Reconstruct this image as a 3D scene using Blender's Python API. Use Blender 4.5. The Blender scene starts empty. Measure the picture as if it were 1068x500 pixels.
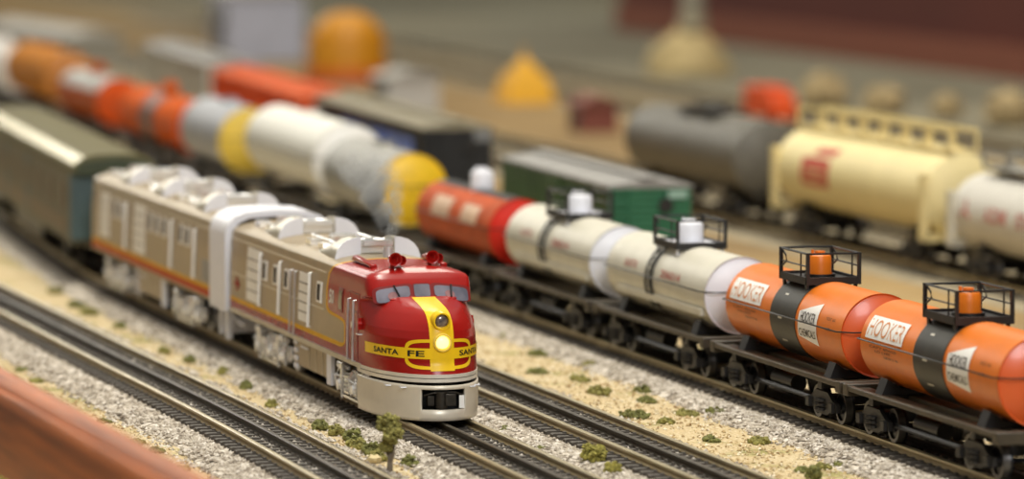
import bpy, math, random
from mathutils import Vector, Matrix, noise as mnoise
PI = math.pi
random.seed(7)
sc = bpy.context.scene
COL = sc.collection

# ------------------------------------------------------------------ helpers
class MB:
    """collects shapes for ONE mesh object"""
    def __init__(s):
        s.v = []; s.f = []; s.m = []; s.sh = []
    def add(s, vs, fs, m=0):
        b = len(s.v); q = len(s.f); s.v.extend(tuple(p) for p in vs)
        for f in fs:
            s.f.append(tuple(b + i for i in f)); s.m.append(m)
        s.sh.append((b, len(s.v), q, len(s.f)))
    def box(s, x0, x1, y0, y1, z0, z1, m=0):
        if x0 > x1: x0, x1 = x1, x0
        if y0 > y1: y0, y1 = y1, y0
        if z0 > z1: z0, z1 = z1, z0
        s.add([(x0,y0,z0),(x1,y0,z0),(x1,y1,z0),(x0,y1,z0),(x0,y0,z1),(x1,y0,z1),(x1,y1,z1),(x0,y1,z1)],
              [(0,3,2,1),(4,5,6,7),(0,1,5,4),(1,2,6,5),(2,3,7,6),(3,0,4,7)], m)
    def prism(s, poly, axis, a0, a1, m=0):
        def P(u, v, w):
            return {'x': (w,u,v), 'y': (u,w,v), 'z': (u,v,w)}[axis]
        n = len(poly)
        vs = [P(u,v,a0) for u,v in poly] + [P(u,v,a1) for u,v in poly]
        fs = [tuple(range(n))[::-1], tuple(range(n, 2*n))]
        fs += [(i, (i+1) % n, n+(i+1) % n, n+i) for i in range(n)]
        s.add(vs, fs, m)
    def cyl(s, p0, p1, r0, r1=None, n=16, m=0, caps=True):
        if r1 is None: r1 = r0
        p0 = Vector(p0); p1 = Vector(p1); d = (p1-p0).normalized()
        a = Vector((0,0,1)) if abs(d.z) < .9 else Vector((1,0,0))
        u = d.cross(a).normalized(); w = d.cross(u)
        vs = []
        for p, r in ((p0,r0),(p1,r1)):
            for i in range(n):
                t = 2*PI*i/n; vs.append(p + u*(r*math.cos(t)) + w*(r*math.sin(t)))
        fs = [(i,(i+1)%n,n+(i+1)%n,n+i) for i in range(n)]
        if caps: fs += [tuple(range(n))[::-1], tuple(range(n,2*n))]
        s.add(vs, fs, m)
    def tube(s, pts, r, n=6, m=0):
        pts = [Vector(p) for p in pts]; vs = []; k = len(pts)
        rr = r if isinstance(r, (list, tuple)) else [r]*k
        for i, p in enumerate(pts):
            d = (pts[min(i+1,k-1)] - pts[max(i-1,0)]).normalized()
            a = Vector((0,0,1)) if abs(d.z) < .9 else Vector((1,0,0))
            u = d.cross(a).normalized(); w = d.cross(u)
            for j in range(n):
                t = 2*PI*j/n; vs.append(p + u*(rr[i]*math.cos(t)) + w*(rr[i]*math.sin(t)))
        fs = [(i*n+j, i*n+(j+1)%n, (i+1)*n+(j+1)%n, (i+1)*n+j) for i in range(k-1) for j in range(n)]
        fs += [tuple(range(n))[::-1], tuple(range((k-1)*n, k*n))]
        s.add(vs, fs, m)
    def lathe(s, prof, c, axis='x', n=32, mats=None, a0=0, a1=2*PI):
        """prof: (along, radius) pairs"""
        vs = []; full = abs(a1-a0-2*PI) < 1e-6; k = n if full else n+1
        for t, r in prof:
            for j in range(k):
                a = a0 + (a1-a0)*j/n; u = r*math.cos(a); w = r*math.sin(a)
                vs.append({'x': (c[0]+t, c[1]+u, c[2]+w), 'z': (c[0]+u, c[1]+w, c[2]+t), 'y': (c[0]+u, c[1]+t, c[2]+w)}[axis])
        b = len(s.v); q0 = len(s.f); s.v.extend(vs)
        for i in range(len(prof)-1):
            for j in range(n):
                j2 = (j+1) % k if full else j+1
                s.f.append((b+i*k+j, b+i*k+j2, b+(i+1)*k+j2, b+(i+1)*k+j)); s.m.append(mats[i] if mats else 0)
        s.sh.append((b, len(s.v), q0, len(s.f)))
    def ball(s, c, r, sq=(1,1,1), n=8, rough=0., m=0, seed=0):
        vs = []; rings = max(4, n//2+1)
        for i in range(rings+1):
            th = PI*i/rings
            for j in range(n):
                ph = 2*PI*j/n
                d = Vector((math.sin(th)*math.cos(ph), math.sin(th)*math.sin(ph), math.cos(th)))
                k = 1 + rough*mnoise.noise(d*2.3 + Vector((seed*3.7, seed*1.3, 0)))
                vs.append((c[0]+d.x*r*sq[0]*k, c[1]+d.y*r*sq[1]*k, c[2]+d.z*r*sq[2]*k))
        fs = [(i*n+j,(i+1)*n+j,(i+1)*n+(j+1)%n,i*n+(j+1)%n) for i in range(rings) for j in range(n)]
        s.add(vs, fs, m)
    def grid(s, fn, us, vs_, m=0):
        nu = len(us); nv = len(vs_)
        pts = [fn(u, v) for v in vs_ for u in us]
        s.add(pts, [(j*nu+i, j*nu+i+1, (j+1)*nu+i+1, (j+1)*nu+i) for j in range(nv-1) for i in range(nu-1)], m)
    def build_each(s, name, mats, parent=None, tol=.002, **kw):
        """one object for every cluster of touching shapes"""
        bb = []
        for a, b, c, d in s.sh:
            P = s.v[a:b]; bb.append([min(p[i] for p in P)-tol/2 for i in range(3)]+[max(p[i] for p in P)+tol/2 for i in range(3)])
        n = len(bb); par = list(range(n))
        def find(i):
            while par[i] != i: i = par[i]
            return i
        for i in range(n):
            for j in range(i):
                if all(bb[i][k] <= bb[j][k+3] and bb[j][k] <= bb[i][k+3] for k in range(3)): par[find(i)] = find(j)
        cl = {}
        for i in range(n): cl.setdefault(find(i), []).append(i)
        out = []
        for ids in cl.values():
            q = MB()
            for i in ids:
                a, b, c, d = s.sh[i]; k = len(q.v); q.v += s.v[a:b]
                q.f += [tuple(x-a+k for x in f) for f in s.f[c:d]]; q.m += s.m[c:d]
            out.append(q.build(name, mats, parent, **kw))
        return out
    def build(s, name, mats, parent=None, bevel=0., smooth=True, angle=38, segs=2, recalc=False):
        me = bpy.data.meshes.new(name)
        me.from_pydata(s.v, [], s.f)
        if not isinstance(mats, (list, tuple)): mats = [mats]
        for q in mats: me.materials.append(q)
        me.polygons.foreach_set('material_index', s.m)
        if recalc:
            import bmesh
            bm = bmesh.new(); bm.from_mesh(me); bmesh.ops.recalc_face_normals(bm, faces=bm.faces[:]); bm.to_mesh(me); bm.free()
        if smooth:
            me.polygons.foreach_set('use_smooth', [True]*len(me.polygons))
            me.set_sharp_from_angle(angle=math.radians(angle))
        me.update()
        o = bpy.data.objects.new(name, me); COL.objects.link(o)
        if parent: o.parent = parent
        if bevel:
            b = o.modifiers.new('edge', 'BEVEL'); b.width = bevel; b.segments = segs; b.limit_method = 'ANGLE'; b.angle_limit = math.radians(40)
        return o

def tag(o, label, cat, group=None, kind=None):
    o['label'] = label; o['category'] = cat
    if group: o['group'] = group
    if kind: o['kind'] = kind
    return o

def thing(name, label, cat, loc=(0,0,0), rz=0., group=None):
    o = bpy.data.objects.new(name, None); COL.objects.link(o)
    o.empty_display_size = .1
    o.location = loc; o.rotation_euler = (0,0,rz)
    return tag(o, label, cat, group)

def struct(o):
    o['kind'] = 'structure'; return o

def copy_tree(o, parent=None):
    c = o.copy(); COL.objects.link(c); c.parent = parent
    for ch in list(o.children): copy_tree(ch, c)
    return c

def srgb(r, g, b):
    f = lambda c: (c/255/12.92) if c/255 <= .04045 else ((c/255+.055)/1.055)**2.4
    return (f(r), f(g), f(b), 1)

MC = {}
def mat(name, c, rough=.5, metal=0., spec=.5, var=.12, scale=9., bump=0., bscale=60., c2=None, coat=0., emit=None, alpha=None):
    """procedural: base colour broken up with noise, optional bump"""
    if name in MC: return MC[name]
    m = bpy.data.materials.new(name); m.use_nodes = True
    nt = m.node_tree; b = nt.nodes['Principled BSDF']; L = nt.links
    b.inputs['Roughness'].default_value = rough; b.inputs['Metallic'].default_value = metal
    b.inputs['Specular IOR Level'].default_value = spec
    if coat: b.inputs['Coat Weight'].default_value = coat; b.inputs['Coat Roughness'].default_value = .12
    col = srgb(*c)
    tc = nt.nodes.new('ShaderNodeTexCoord')
    if var > 0:
        nz = nt.nodes.new('ShaderNodeTexNoise'); nz.inputs['Scale'].default_value = scale; nz.inputs['Detail'].default_value = 5
        L.new(tc.outputs['Object'], nz.inputs['Vector'])
        rp = nt.nodes.new('ShaderNodeValToRGB')
        dk = srgb(*c2) if c2 else tuple(x*(1-var) for x in col[:3]) + (1,)
        lt = tuple(min(1, x*(1+var*.6)) for x in col[:3]) + (1,)
        rp.color_ramp.elements[0].position = .33; rp.color_ramp.elements[0].color = dk
        rp.color_ramp.elements[1].position = .66; rp.color_ramp.elements[1].color = lt if not c2 else col
        L.new(nz.outputs['Fac'], rp.inputs['Fac']); L.new(rp.outputs['Color'], b.inputs['Base Color'])
    else:
        b.inputs['Base Color'].default_value = col
    if bump:
        n2 = nt.nodes.new('ShaderNodeTexNoise'); n2.inputs['Scale'].default_value = bscale; n2.inputs['Detail'].default_value = 6
        L.new(tc.outputs['Object'], n2.inputs['Vector'])
        bp = nt.nodes.new('ShaderNodeBump'); bp.inputs['Strength'].default_value = bump; bp.inputs['Distance'].default_value = .02
        L.new(n2.outputs['Fac'], bp.inputs['Height']); L.new(bp.outputs['Normal'], b.inputs['Normal'])
    if emit:
        b.inputs['Emission Color'].default_value = srgb(*emit[0]); b.inputs['Emission Strength'].default_value = emit[1]
    MC[name] = m
    return m

# materials
SILV = mat('champagne_silver_paint', (168,150,118), .36, .4, var=.06)
SILVP = mat('pilot_silver_paint', (218,209,190), .34, .2, var=.05)
SILVT = mat('champagne_roof_paint', (206,198,178), .3, .6, var=.06)
CHROME = mat('bright_chrome', (248,248,248), .16, .55, var=.03)
CHROME2 = mat('satin_chrome', (210,210,212), .3, .6, var=.08)
RED = mat('warbonnet_red_gloss', (152,22,17), .24, 0., spec=.32, var=.05)
YEL = mat('signal_yellow_paint', (240,196,30), .3, 0., spec=.25, var=.04)
YELD = mat('pinstripe_yellow', (226,172,34), .5, 0., spec=.12, var=.06)
STRED = mat('stripe_red', (158,40,20), .5, 0., spec=.12, var=.08)
BLK = mat('satin_black', (22,21,21), .42, 0., var=.25)
BLKM = mat('weathered_black', (30,28,26), .5, 0., var=.3, bump=.1)
BRNB = mat('brownish_black_frame', (66,57,42), .48, 0., var=.25)
WHT = mat('bluish_white_plastic', (232,233,240), .38, 0., var=.03)
WHT2 = mat('white_paint', (246,244,238), .4, 0., var=.03)
GLASS = mat('hazy_windscreen', (88,88,100), .35, 0., spec=.3, var=.5, scale=7., c2=(128,126,138))
DGLS = mat('dark_window_glass', (34,28,24), .45, 0., spec=.1, var=.2)
TIEM = mat('dark_tie_plastic', (72,65,56), .7, 0., var=.3, scale=14, bump=.2)
RAILM = mat('nickel_silver_rail', (196,184,150), .32, .85, var=.12, scale=3.)
RAILD = mat('weathered_rail_web', (150,134,100), .5, .25, var=.2, scale=4.)
RAILC = mat('blackened_centre_rail', (74,68,56), .4, .7, var=.2, scale=4.)
WHEEL = mat('blackened_wheel', (40,40,42), .34, .7, var=.2)
TREAD = mat('worn_wheel_tread', (96,94,92), .35, .8, var=.1)
ORG = mat('glossy_orange_paint', (224,118,26), .36, 0., spec=.3, var=.05, coat=.05)
ORGE = mat('orange_red_tank_end', (216,92,36), .36, 0., var=.04, coat=.2)
GRYT = mat('warm_grey_tank_paint', (208,203,186), .4, 0., var=.06, scale=5)
BAND = mat('tank_band_black', (44,42,34), .45, 0., var=.3)
TXTR = mat('faded_red_lettering', (176,86,76), .5, var=.05)
TXTD = mat('dark_lettering', (58,46,36), .5, var=.05)
TXTB = mat('black_lettering', (20,18,14), .5, var=.05)

# ------------------------------------------------------------------ layout geometry
def track_y(tbl):
    xs = [p[0] for p in tbl]; ys = [p[1] for p in tbl]; n = len(xs)
    ms = []
    for i in range(n):
        if i == 0: ms.append((ys[1]-ys[0])/(xs[1]-xs[0]))
        elif i == n-1: ms.append((ys[-1]-ys[-2])/(xs[-1]-xs[-2]))
        else:
            a = (ys[i]-ys[i-1])/(xs[i]-xs[i-1]); c = (ys[i+1]-ys[i])/(xs[i+1]-xs[i])
            ms.append(0 if a*c <= 0 else 2*a*c/(a+c))
    def f(x):
        if x <= xs[0]: return ys[0] + ms[0]*(x-xs[0])
        if x >= xs[-1]: return ys[-1] + ms[-1]*(x-xs[-1])
        for i in range(n-1):
            if xs[i] <= x <= xs[i+1]:
                h = xs[i+1]-xs[i]; t = (x-xs[i])/h
                return (ys[i]*(2*t**3-3*t*t+1) + ms[i]*h*(t**3-2*t*t+t) + ys[i+1]*(-2*t**3+3*t*t) + ms[i+1]*h*(t**3-t*t))
    return f
T0 = track_y([(-40,-1.9),(-12,-1.16),(-7.25,-1.04),(-4.1,-.99),(0.5,-.92),(4,-.93),(8,-.93)])
T1 = track_y([(-45,1.3),(-20,.55),(-15,.36),(-11.8,.16),(-10,.06),(-8.4,0),(4,0),(8,0)])
T2 = track_y([(-45,2.1),(-20,1.22),(-15,1.0),(-8,.76),(-1.5,.75),(8,.77)])
T3 = track_y([(-45,3.3),(-28,2.6),(-20,2.45),(-15,2.3),(-12,2.2),(-8.7,2.09),(3,2.09),(8,2.09)])
T4 = track_y([(-45,5.6),(-24,4.1),(-18,3.75),(-13,3.5),(-7,3.25),(4,3.2),(8,3.2)])
T5 = track_y([(-45,6.2),(-15,5.7),(8,5.7)])
T6 = track_y([(-60,7.1),(-25,6.55),(8,6.55)])
T7 = track_y([(-60,10.2),(-25,9.65),(8,9.65)])
T8 = track_y([(-60,11.6),(-25,11.0),(8,11.0)])
ZT = -.038      # top of ties
ZG = -.088      # dirt level

def heading(T, x):
    return math.atan((T(x+.05)-T(x-.05))/.1)

# ------------------------------------------------------------------ ground
def ground_mat():
    m = bpy.data.materials.new('sandy_scenery_ground'); m.use_nodes = True
    nt = m.node_tree; b = nt.nodes['Principled BSDF']; L = nt.links
    b.inputs['Roughness'].default_value = .9; b.inputs['Specular IOR Level'].default_value = .2
    tc = nt.nodes.new('ShaderNodeTexCoord')
    def nz(s, d=6):
        n = nt.nodes.new('ShaderNodeTexNoise'); n.inputs['Scale'].default_value = s; n.inputs['Detail'].default_value = d
        L.new(tc.outputs['Object'], n.inputs['Vector']); return n
    def ramp(src, *st):
        r = nt.nodes.new('ShaderNodeValToRGB'); e = r.color_ramp.elements
        while len(e) < len(st): e.new(.5)
        for i, (p, c) in enumerate(st): e[i].position = p; e[i].color = srgb(*c)
        L.new(src, r.inputs['Fac']); return r
    def mix(f, a, c):
        x = nt.nodes.new('ShaderNodeMix'); x.data_type = 'RGBA'
        L.new(f, x.inputs['Factor']); L.new(a, x.inputs['A']); L.new(c, x.inputs['B']); return x
    big = ramp(nz(1.6).outputs['Fac'], (.3,(206,190,152)), (.5,(196,172,128)), (.7,(176,152,108)))
    fine = ramp(nz(55,3).outputs['Fac'], (.3,(140,118,84)), (.5,(200,184,146)), (.72,(232,222,196)))
    near = mix(nz(20).outputs['Fac'], big.outputs['Color'], fine.outputs['Color'])
    # olive flock patches
    pt = ramp(nz(3.2,8).outputs['Fac'], (.56,(0,0,0)), (.68,(255,255,255)))
    near2 = mix(pt.outputs['Color'], near.outputs['Result'], ramp(nz(40,2).outputs['Fac'], (.35,(120,116,66)), (.65,(176,166,110))).outputs['Color'])
    # the yard behind is older grey-brown ground
    far = ramp(nz(.35,4).outputs['Fac'], (.3,(122,102,72)), (.5,(148,124,86)), (.7,(164,138,94)))
    far2 = ramp(nz(.16,3).outputs['Fac'], (.35,(112,108,92)), (.55,(138,134,116)), (.75,(150,138,108)))
    sx = nt.nodes.new('ShaderNodeSeparateXYZ'); L.new(tc.outputs['Object'], sx.inputs[0])
    mr = nt.nodes.new('ShaderNodeMapRange'); mr.inputs['From Min'].default_value = 3.2; mr.inputs['From Max'].default_value = 5.0
    L.new(sx.outputs['Y'], mr.inputs['Value'])
    o1 = mix(mr.outputs['Result'], near2.outputs['Result'], far.outputs['Color'])
    mr2 = nt.nodes.new('ShaderNodeMapRange'); mr2.inputs['From Min'].default_value = 9.; mr2.inputs['From Max'].default_value = 12.5
    L.new(sx.outputs['Y'], mr2.inputs['Value'])
    o2 = mix(mr2.outputs['Result'], o1.outputs['Result'], far2.outputs['Color'])
    L.new(o2.outputs['Result'], b.inputs['Base Color'])
    bp = nt.nodes.new('ShaderNodeBump'); bp.inputs['Strength'].default_value = .5; bp.inputs['Distance'].default_value = .02
    L.new(nz(70,6).outputs['Fac'], bp.inputs['Height']); L.new(bp.outputs['Normal'], b.inputs['Normal'])
    return m
GM = ground_mat()

def gz(x, y):
    return ZG + .018*mnoise.noise(Vector((x*.9, y*1.7, 1.3))) + .008*mnoise.noise(Vector((x*3.1, y*4.3, 7.7)))
g = MB()
xs = [-80,-60,-45,-34,-26,-20,-16,-14] + [-13+.25*i for i in range(64)] + [3.2, 4, 6, 9]
ys = [-3.4] + [-3.2+.12*i for i in range(62)] + [4.6,5.5,7,9,12,16,24,40]
vs = [(x, y, gz(x, y) if -14 < x < 4 and y < 4.5 else ZG) for y in ys for x in xs]
nx = len(xs)
g.add(vs, [(j*nx+i, j*nx+i+1, (j+1)*nx+i+1, (j+1)*nx+i) for j in range(len(ys)-1) for i in range(nx-1)])
struct(g.build('ground', GM))

# ------------------------------------------------------------------ ballast
def ballast_mat(nm, stops, scale):
    m = bpy.data.materials.new(nm); m.use_nodes = True
    nt = m.node_tree; b = nt.nodes['Principled BSDF']; L = nt.links
    b.inputs['Roughness'].default_value = .85; b.inputs['Specular IOR Level'].default_value = .25
    tc = nt.nodes.new('ShaderNodeTexCoord')
    vo = nt.nodes.new('ShaderNodeTexVoronoi'); vo.inputs['Scale'].default_value = scale
    L.new(tc.outputs['Object'], vo.inputs['Vector'])
    r = nt.nodes.new('ShaderNodeValToRGB'); e = r.color_ramp.elements
    while len(e) < len(stops): e.new(.5)
    for i, (p, c) in enumerate(stops): e[i].position = p; e[i].color = srgb(*c)
    sp = nt.nodes.new('ShaderNodeSeparateColor'); L.new(vo.outputs['Color'], sp.inputs[0])
    L.new(sp.outputs[0], r.inputs['Fac']); L.new(r.outputs['Color'], b.inputs['Base Color'])
    bp = nt.nodes.new('ShaderNodeBump'); bp.inputs['Strength'].default_value = .6; bp.inputs['Distance'].default_value = .015; bp.invert = True
    L.new(vo.outputs['Distance'], bp.inputs['Height']); L.new(bp.outputs['Normal'], b.inputs['Normal'])
    return m
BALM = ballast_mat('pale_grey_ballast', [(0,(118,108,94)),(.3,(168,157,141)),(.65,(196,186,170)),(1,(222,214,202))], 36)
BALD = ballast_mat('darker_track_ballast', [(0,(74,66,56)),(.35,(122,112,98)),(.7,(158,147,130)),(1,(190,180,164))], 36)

def bed(name, T, x0, x1, w, mats, dx=.5, wf=.29):
    b = MB(); n = int((x1-x0)/dx)+1
    prof = [(-w-.12,ZG-.02),(-w,ZT-.03),(-.28,ZT-.022),(-.17,ZT-.008),(.17,ZT-.008),(.27,ZT-.02),(wf,ZT-.028),(wf+.08,ZG-.02)]
    k = len(prof); vs = []
    for i in range(n):
        x = x0+(x1-x0)*i/(n-1); y = T(x)
        wob = .03*mnoise.noise(Vector((x*1.7, y, 0)))
        for j, (py, pz) in enumerate(prof): vs.append((x, y+py+(wob if j in (0,1) else -wob if j > 5 else 0), pz))
    b.add(vs, [(i*k+j,(i+1)*k+j,(i+1)*k+j+1,i*k+j+1) for i in range(n-1) for j in range(k-1)])
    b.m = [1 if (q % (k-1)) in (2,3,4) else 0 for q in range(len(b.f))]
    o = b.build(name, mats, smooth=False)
    return struct(o)
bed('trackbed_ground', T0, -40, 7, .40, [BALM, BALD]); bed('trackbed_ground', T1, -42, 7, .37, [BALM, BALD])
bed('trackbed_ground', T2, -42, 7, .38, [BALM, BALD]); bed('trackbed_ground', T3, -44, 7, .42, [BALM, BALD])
FB = mat('old_yard_ballast', (150,138,112), .9, var=.2, scale=6)
FBD = mat('old_yard_ballast_dark', (104,96,78), .9, var=.2, scale=6)
for T in (T4, T5, T6, T7, T8): bed('trackbed_ground', T, -60, 7, .36, [FB, FBD], 1.)

def stones(name, n, sampler, smin, smax, m, label):
    b = MB()
    OCT = [(1,0,0),(0,1,0),(-1,0,0),(0,-1,0),(0,0,1),(0,0,-.6)]
    OF = [(0,1,4),(1,2,4),(2,3,4),(3,0,4),(1,0,5),(2,1,5),(3,2,5),(0,3,5)]
    V = []; Fc = []
    for _ in range(n):
        p = sampler()
        if p is None: continue
        x, y, z = p; r = random.uniform(smin, smax); a = random.uniform(0, PI); c_, s_ = math.cos(a), math.sin(a)
        k = len(V)
        for q in OCT:
            e = r*random.uniform(.65, 1.25)
            u, v, w = q[0]*e, q[1]*e, q[2]*e*.8
            V.append((x+u*c_-v*s_, y+u*s_+v*c_, z+w))
        Fc += [tuple(k+i for i in f) for f in OF]
    b.v = V; b.f = Fc; b.m = [0]*len(Fc)
    o = b.build(name, m, smooth=False)
    return tag(o, label, 'gravel', kind='stuff')

def ballast_sampler(T, w, lo=-7.5, hi=3.2):
    def f():
        x = hi - (hi-lo)*(random.random()**1.6)
        t = random.uniform(-w-.12, .37)
        e = .05*mnoise.noise(Vector((x*2.3, 9.1, T(0))))
        if (t < -w-.0 and random.random() < .45) or (t > .29 and random.random() < .6): return None
        tt = abs(t)
        we = w if t < 0 else .29
        z = ZT-.024 if tt < we else ZT-.028-(tt-we)/.12*(ZT-.028-ZG)
        if tt < .165: z = ZT-.014
        return (x, T(x)+t+e*(1 if t > 0 else -1), z)
    return f
stones('ballast_gravel', 15000, ballast_sampler(T0, .40), .009, .019, BALM, 'loose pale grey stones along the front track beside the wooden rail')
stones('ballast_gravel', 14000, ballast_sampler(T1, .37), .009, .019, BALM, 'loose pale grey stones along the track under the red nosed locomotive')
stones('ballast_gravel', 11000, ballast_sampler(T2, .38), .009, .018, BALM, 'loose pale grey stones along the empty track behind the locomotive')
stones('ballast_gravel', 12000, ballast_sampler(T3, .42), .009, .018, BALM, 'loose pale grey stones along the track under the orange and grey tank cars')
SAND = ballast_mat('sandy_grit', [(0,(140,112,72)),(.3,(190,164,118)),(.7,(216,198,158)),(1,(240,230,204))], 40)
def grit():
    x = 3.2 - 9*(random.random()**1.5); y = random.uniform(-2.6, 3.0)
    if any(-.47 < y-T(x) < .34 for T in (T0, T1, T2, T3)): return None
    return (x, y, gz(x, y)+.003)
stones('sandy_gravel', 26000, grit, .005, .014, SAND, 'fine sandy grit scattered over the tan dirt between the tracks')

# ------------------------------------------------------------------ tracks
def sweep(T, off, prof, x0, x1, dx=.4):
    b = MB(); n = max(2, int((x1-x0)/dx)+1); k = len(prof); vs = []
    for i in range(n):
        x = x0+(x1-x0)*i/(n-1); a = heading(T, x); nx_, ny_ = -math.sin(a), math.cos(a)
        for py, pz in prof: vs.append((x+nx_*(off+py), T(x)+ny_*(off+py), pz))
    b.add(vs, [(i*k+j,(i+1)*k+j,(i+1)*k+(j+1)%k,i*k+(j+1)%k) for i in range(n-1) for j in range(k)])
    b.add(vs[:k], [tuple(range(k))]); b.add(vs[-k:], [tuple(range(k))[::-1]])
    return b
RP = [(-.02,ZT),(.02,ZT),(.018,ZT+.007),(.006,ZT+.011),(.006,-.016),(.014,-.012),(.014,-.002),(.010,0),(-.010,0),(-.014,-.002),(-.014,-.012),(-.006,-.016),(-.006,ZT+.011),(-.018,ZT+.007)]
tieb = MB(); tieb.prism([(-.26,ZT-.03),(.26,ZT-.03),(.26,ZT-.004),(.25,ZT),(-.25,ZT),(-.26,ZT-.004)], 'x', -.027, .027)
for s_ in (-.165, .165, 0):
    tieb.box(-.016,.016,s_-.034,s_+.034,ZT,ZT+.006)
tie0 = None
def track(T, label, x0, x1, nties, pitch=.118, far=False, tie_hi=3.0, group=None, third=True):
    global tie0
    root = thing('railway_track', label, 'railway track', (0,0,ZT-.03), 0, group)
    offs = (-.165, .165, 0) if third else (-.165, .165)
    for off in offs:
        b = sweep(T, off, [(p, z-(ZT-.03)) for p, z in RP], x0, x1)
        k = len(RP); b.m = [0 if 5 <= (q % k) <= 10 else 1 for q in range(len(b.f))]
        b.build('rail', [RAILC, RAILC] if off == 0 else [RAILM, RAILD], root)
    # sleepers: the nearest ones each on their own, the rest as one run
    n = int((tie_hi-x0)/pitch); rest = MB()
    tv, tf = tieb.v, tieb.f
    for i in range(n):
        x = tie_hi - i*pitch; a = heading(T, x)
        if i < nties:
            if tie0 is None: 
                tie0 = tieb.build('tie', TIEM, root); o = tie0
            else:
                o = tie0.copy(); COL.objects.link(o); o.parent = root
            o.location = (x, T(x), -(ZT-.03)); o.rotation_euler = (0,0,a)
        else:
            c_, s2 = math.cos(a), math.sin(a); y = T(x)
            rest.add([(x+p[0]*c_-p[1]*s2, y+p[0]*s2+p[1]*c_, p[2]-(ZT-.03)) for p in tv[:12]], tf[:8])
    if rest.v:
        r = rest.build('tie_run', TIEM, root, smooth=False)
        r['kind'] = 'stuff'
track(T0, 'empty three-rail track beside the varnished wooden rail, nearest the camera', -34, 6, 96)
track(T1, 'three-rail track the red nosed silver locomotive stands on', -34, 6, 70)
track(T2, 'empty three-rail track running between the locomotive and the tank cars', -34, 6, 80)
track(T3, 'three-rail track under the long train of orange and grey tank cars', -38, 6, 90)
track(T4, 'track behind the tank train that the green boxcar stands on', -42, 5, 0, .24, tie_hi=2)
track(T5, 'track in the rear yard carrying the cream hopper and dark grey tank', -32, 5, 0, .24, tie_hi=2)
track(T6, 'empty yard track just behind the cream hopper train', -40, 5, 0, .3, tie_hi=0)
track(T7, 'empty middle track of the yard far behind', -55, 5, 0, .3, tie_hi=0)
track(T8, 'third empty yard track behind the cream hopper, before the pale boulders', -55, 5, 0, .3, tie_hi=0)

# ------------------------------------------------------------------ lettering
def text_verts(s, size=1., bold=0.):
    cu = bpy.data.curves.new('lettering', 'FONT'); cu.body = s; cu.size = size; cu.resolution_u = 3; cu.offset = bold
    cu.align_x = 'CENTER'; cu.align_y = 'CENTER'
    o = bpy.data.objects.new('lettering', cu); COL.objects.link(o)
    dg = bpy.context.evaluated_depsgraph_get(); dg.update()
    me = bpy.data.meshes.new_from_object(o.evaluated_get(dg))
    v = [tuple(p.co) for p in me.vertices]; f = [tuple(p.vertices) for p in me.polygons]
    bpy.data.objects.remove(o); bpy.data.curves.remove(cu); bpy.data.meshes.remove(me)
    xs_ = [p[0] for p in v]; ys_ = [p[1] for p in v]
    cx, cy = (min(xs_)+max(xs_))/2, (min(ys_)+max(ys_))/2
    return [((p[0]-cx), (p[1]-cy)) for p in v], f, max(xs_)-min(xs_), max(ys_)-min(ys_)
def text_on(mb, s, fn, u0, u1, v0, v1, m=0, bold=0.):
    """fit text into the box u0..u1, v0..v1 of a surface function"""
    v, f, w, h = text_verts(s, 1., bold)
    k = (u1-u0)/w; q = (v1-v0)/h
    mb.add([fn((u0+u1)/2+p[0]*k, (v0+v1)/2+p[1]*q) for p in v], f, m)

# ------------------------------------------------------------------ diesel body surface
XB = -.5
LV = [ # z, nose front x, outline power, half width
 (.232,.155,2.2,.288),(.25,.15,2.2,.29),(.30,.128,2.2,.29),(.42,.122,2.15,.289),(.46,.115,2.0,.288),(.49,.108,1.8,.287),(.51,.100,1.65,.287),
 (.535,.078,1.5,.286),(.552,.042,1.45,.285),(.566,-.02,1.42,.284),(.578,-.10,1.5,.2825),(.588,-.18,1.8,.281),(.597,-.25,3.2,.280),(.606,-.275,5.5,.279),
 (.64,-.295,6.5,.277),(.675,-.318,7,.275),(.692,-.332,7,.272),(.705,-.345,7,.262),(.717,-.36,6.5,.238),(.729,-.385,6,.195),(.739,-.415,5,.14),(.746,-.45,4,.08)]
def lev(z):
    if z <= LV[0][0]: return LV[0][1:]
    for a, b in zip(LV, LV[1:]):
        if z <= b[0]:
            t = (z-a[0])/(b[0]-a[0]); return tuple(a[i]+(b[i]-a[i])*t for i in (1,2,3))
    return LV[-1][1:]
def wz(z): return lev(z)[2]
def outline(z, n=40):
    f, p, w = lev(z); pts = []
    for i in range(-n, n+1):
        a = i/n*PI/2
        s_ = math.sin(a); c_ = math.cos(a)
        pts.append((XB+(f-XB)*abs(c_)**(2/p), math.copysign(w*abs(s_)**(2/p), s_)))
    return pts
def nose_yz(y, z, off=.003):
    f, p, w = lev(z); t = min(.9999, abs(y)/w)
    x = XB+(f-XB)*(1-t**p)**(1/p)
    e = 1e-3
    def xx(y_, z_):
        f, p, w = lev(z_); t = min(.9999, abs(y_)/w); return XB+(f-XB)*(1-t**p)**(1/p)
    dy = (xx(y+e, z)-xx(y-e, z))/(2*e); dz = (xx(y, z+e)-xx(y, z-e))/(2*e)
    nrm = Vector((1, -dy, -dz)).normalized()
    return (x+nrm.x*off, y+nrm.y*off, z+nrm.z*off)
SC = {}
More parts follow.
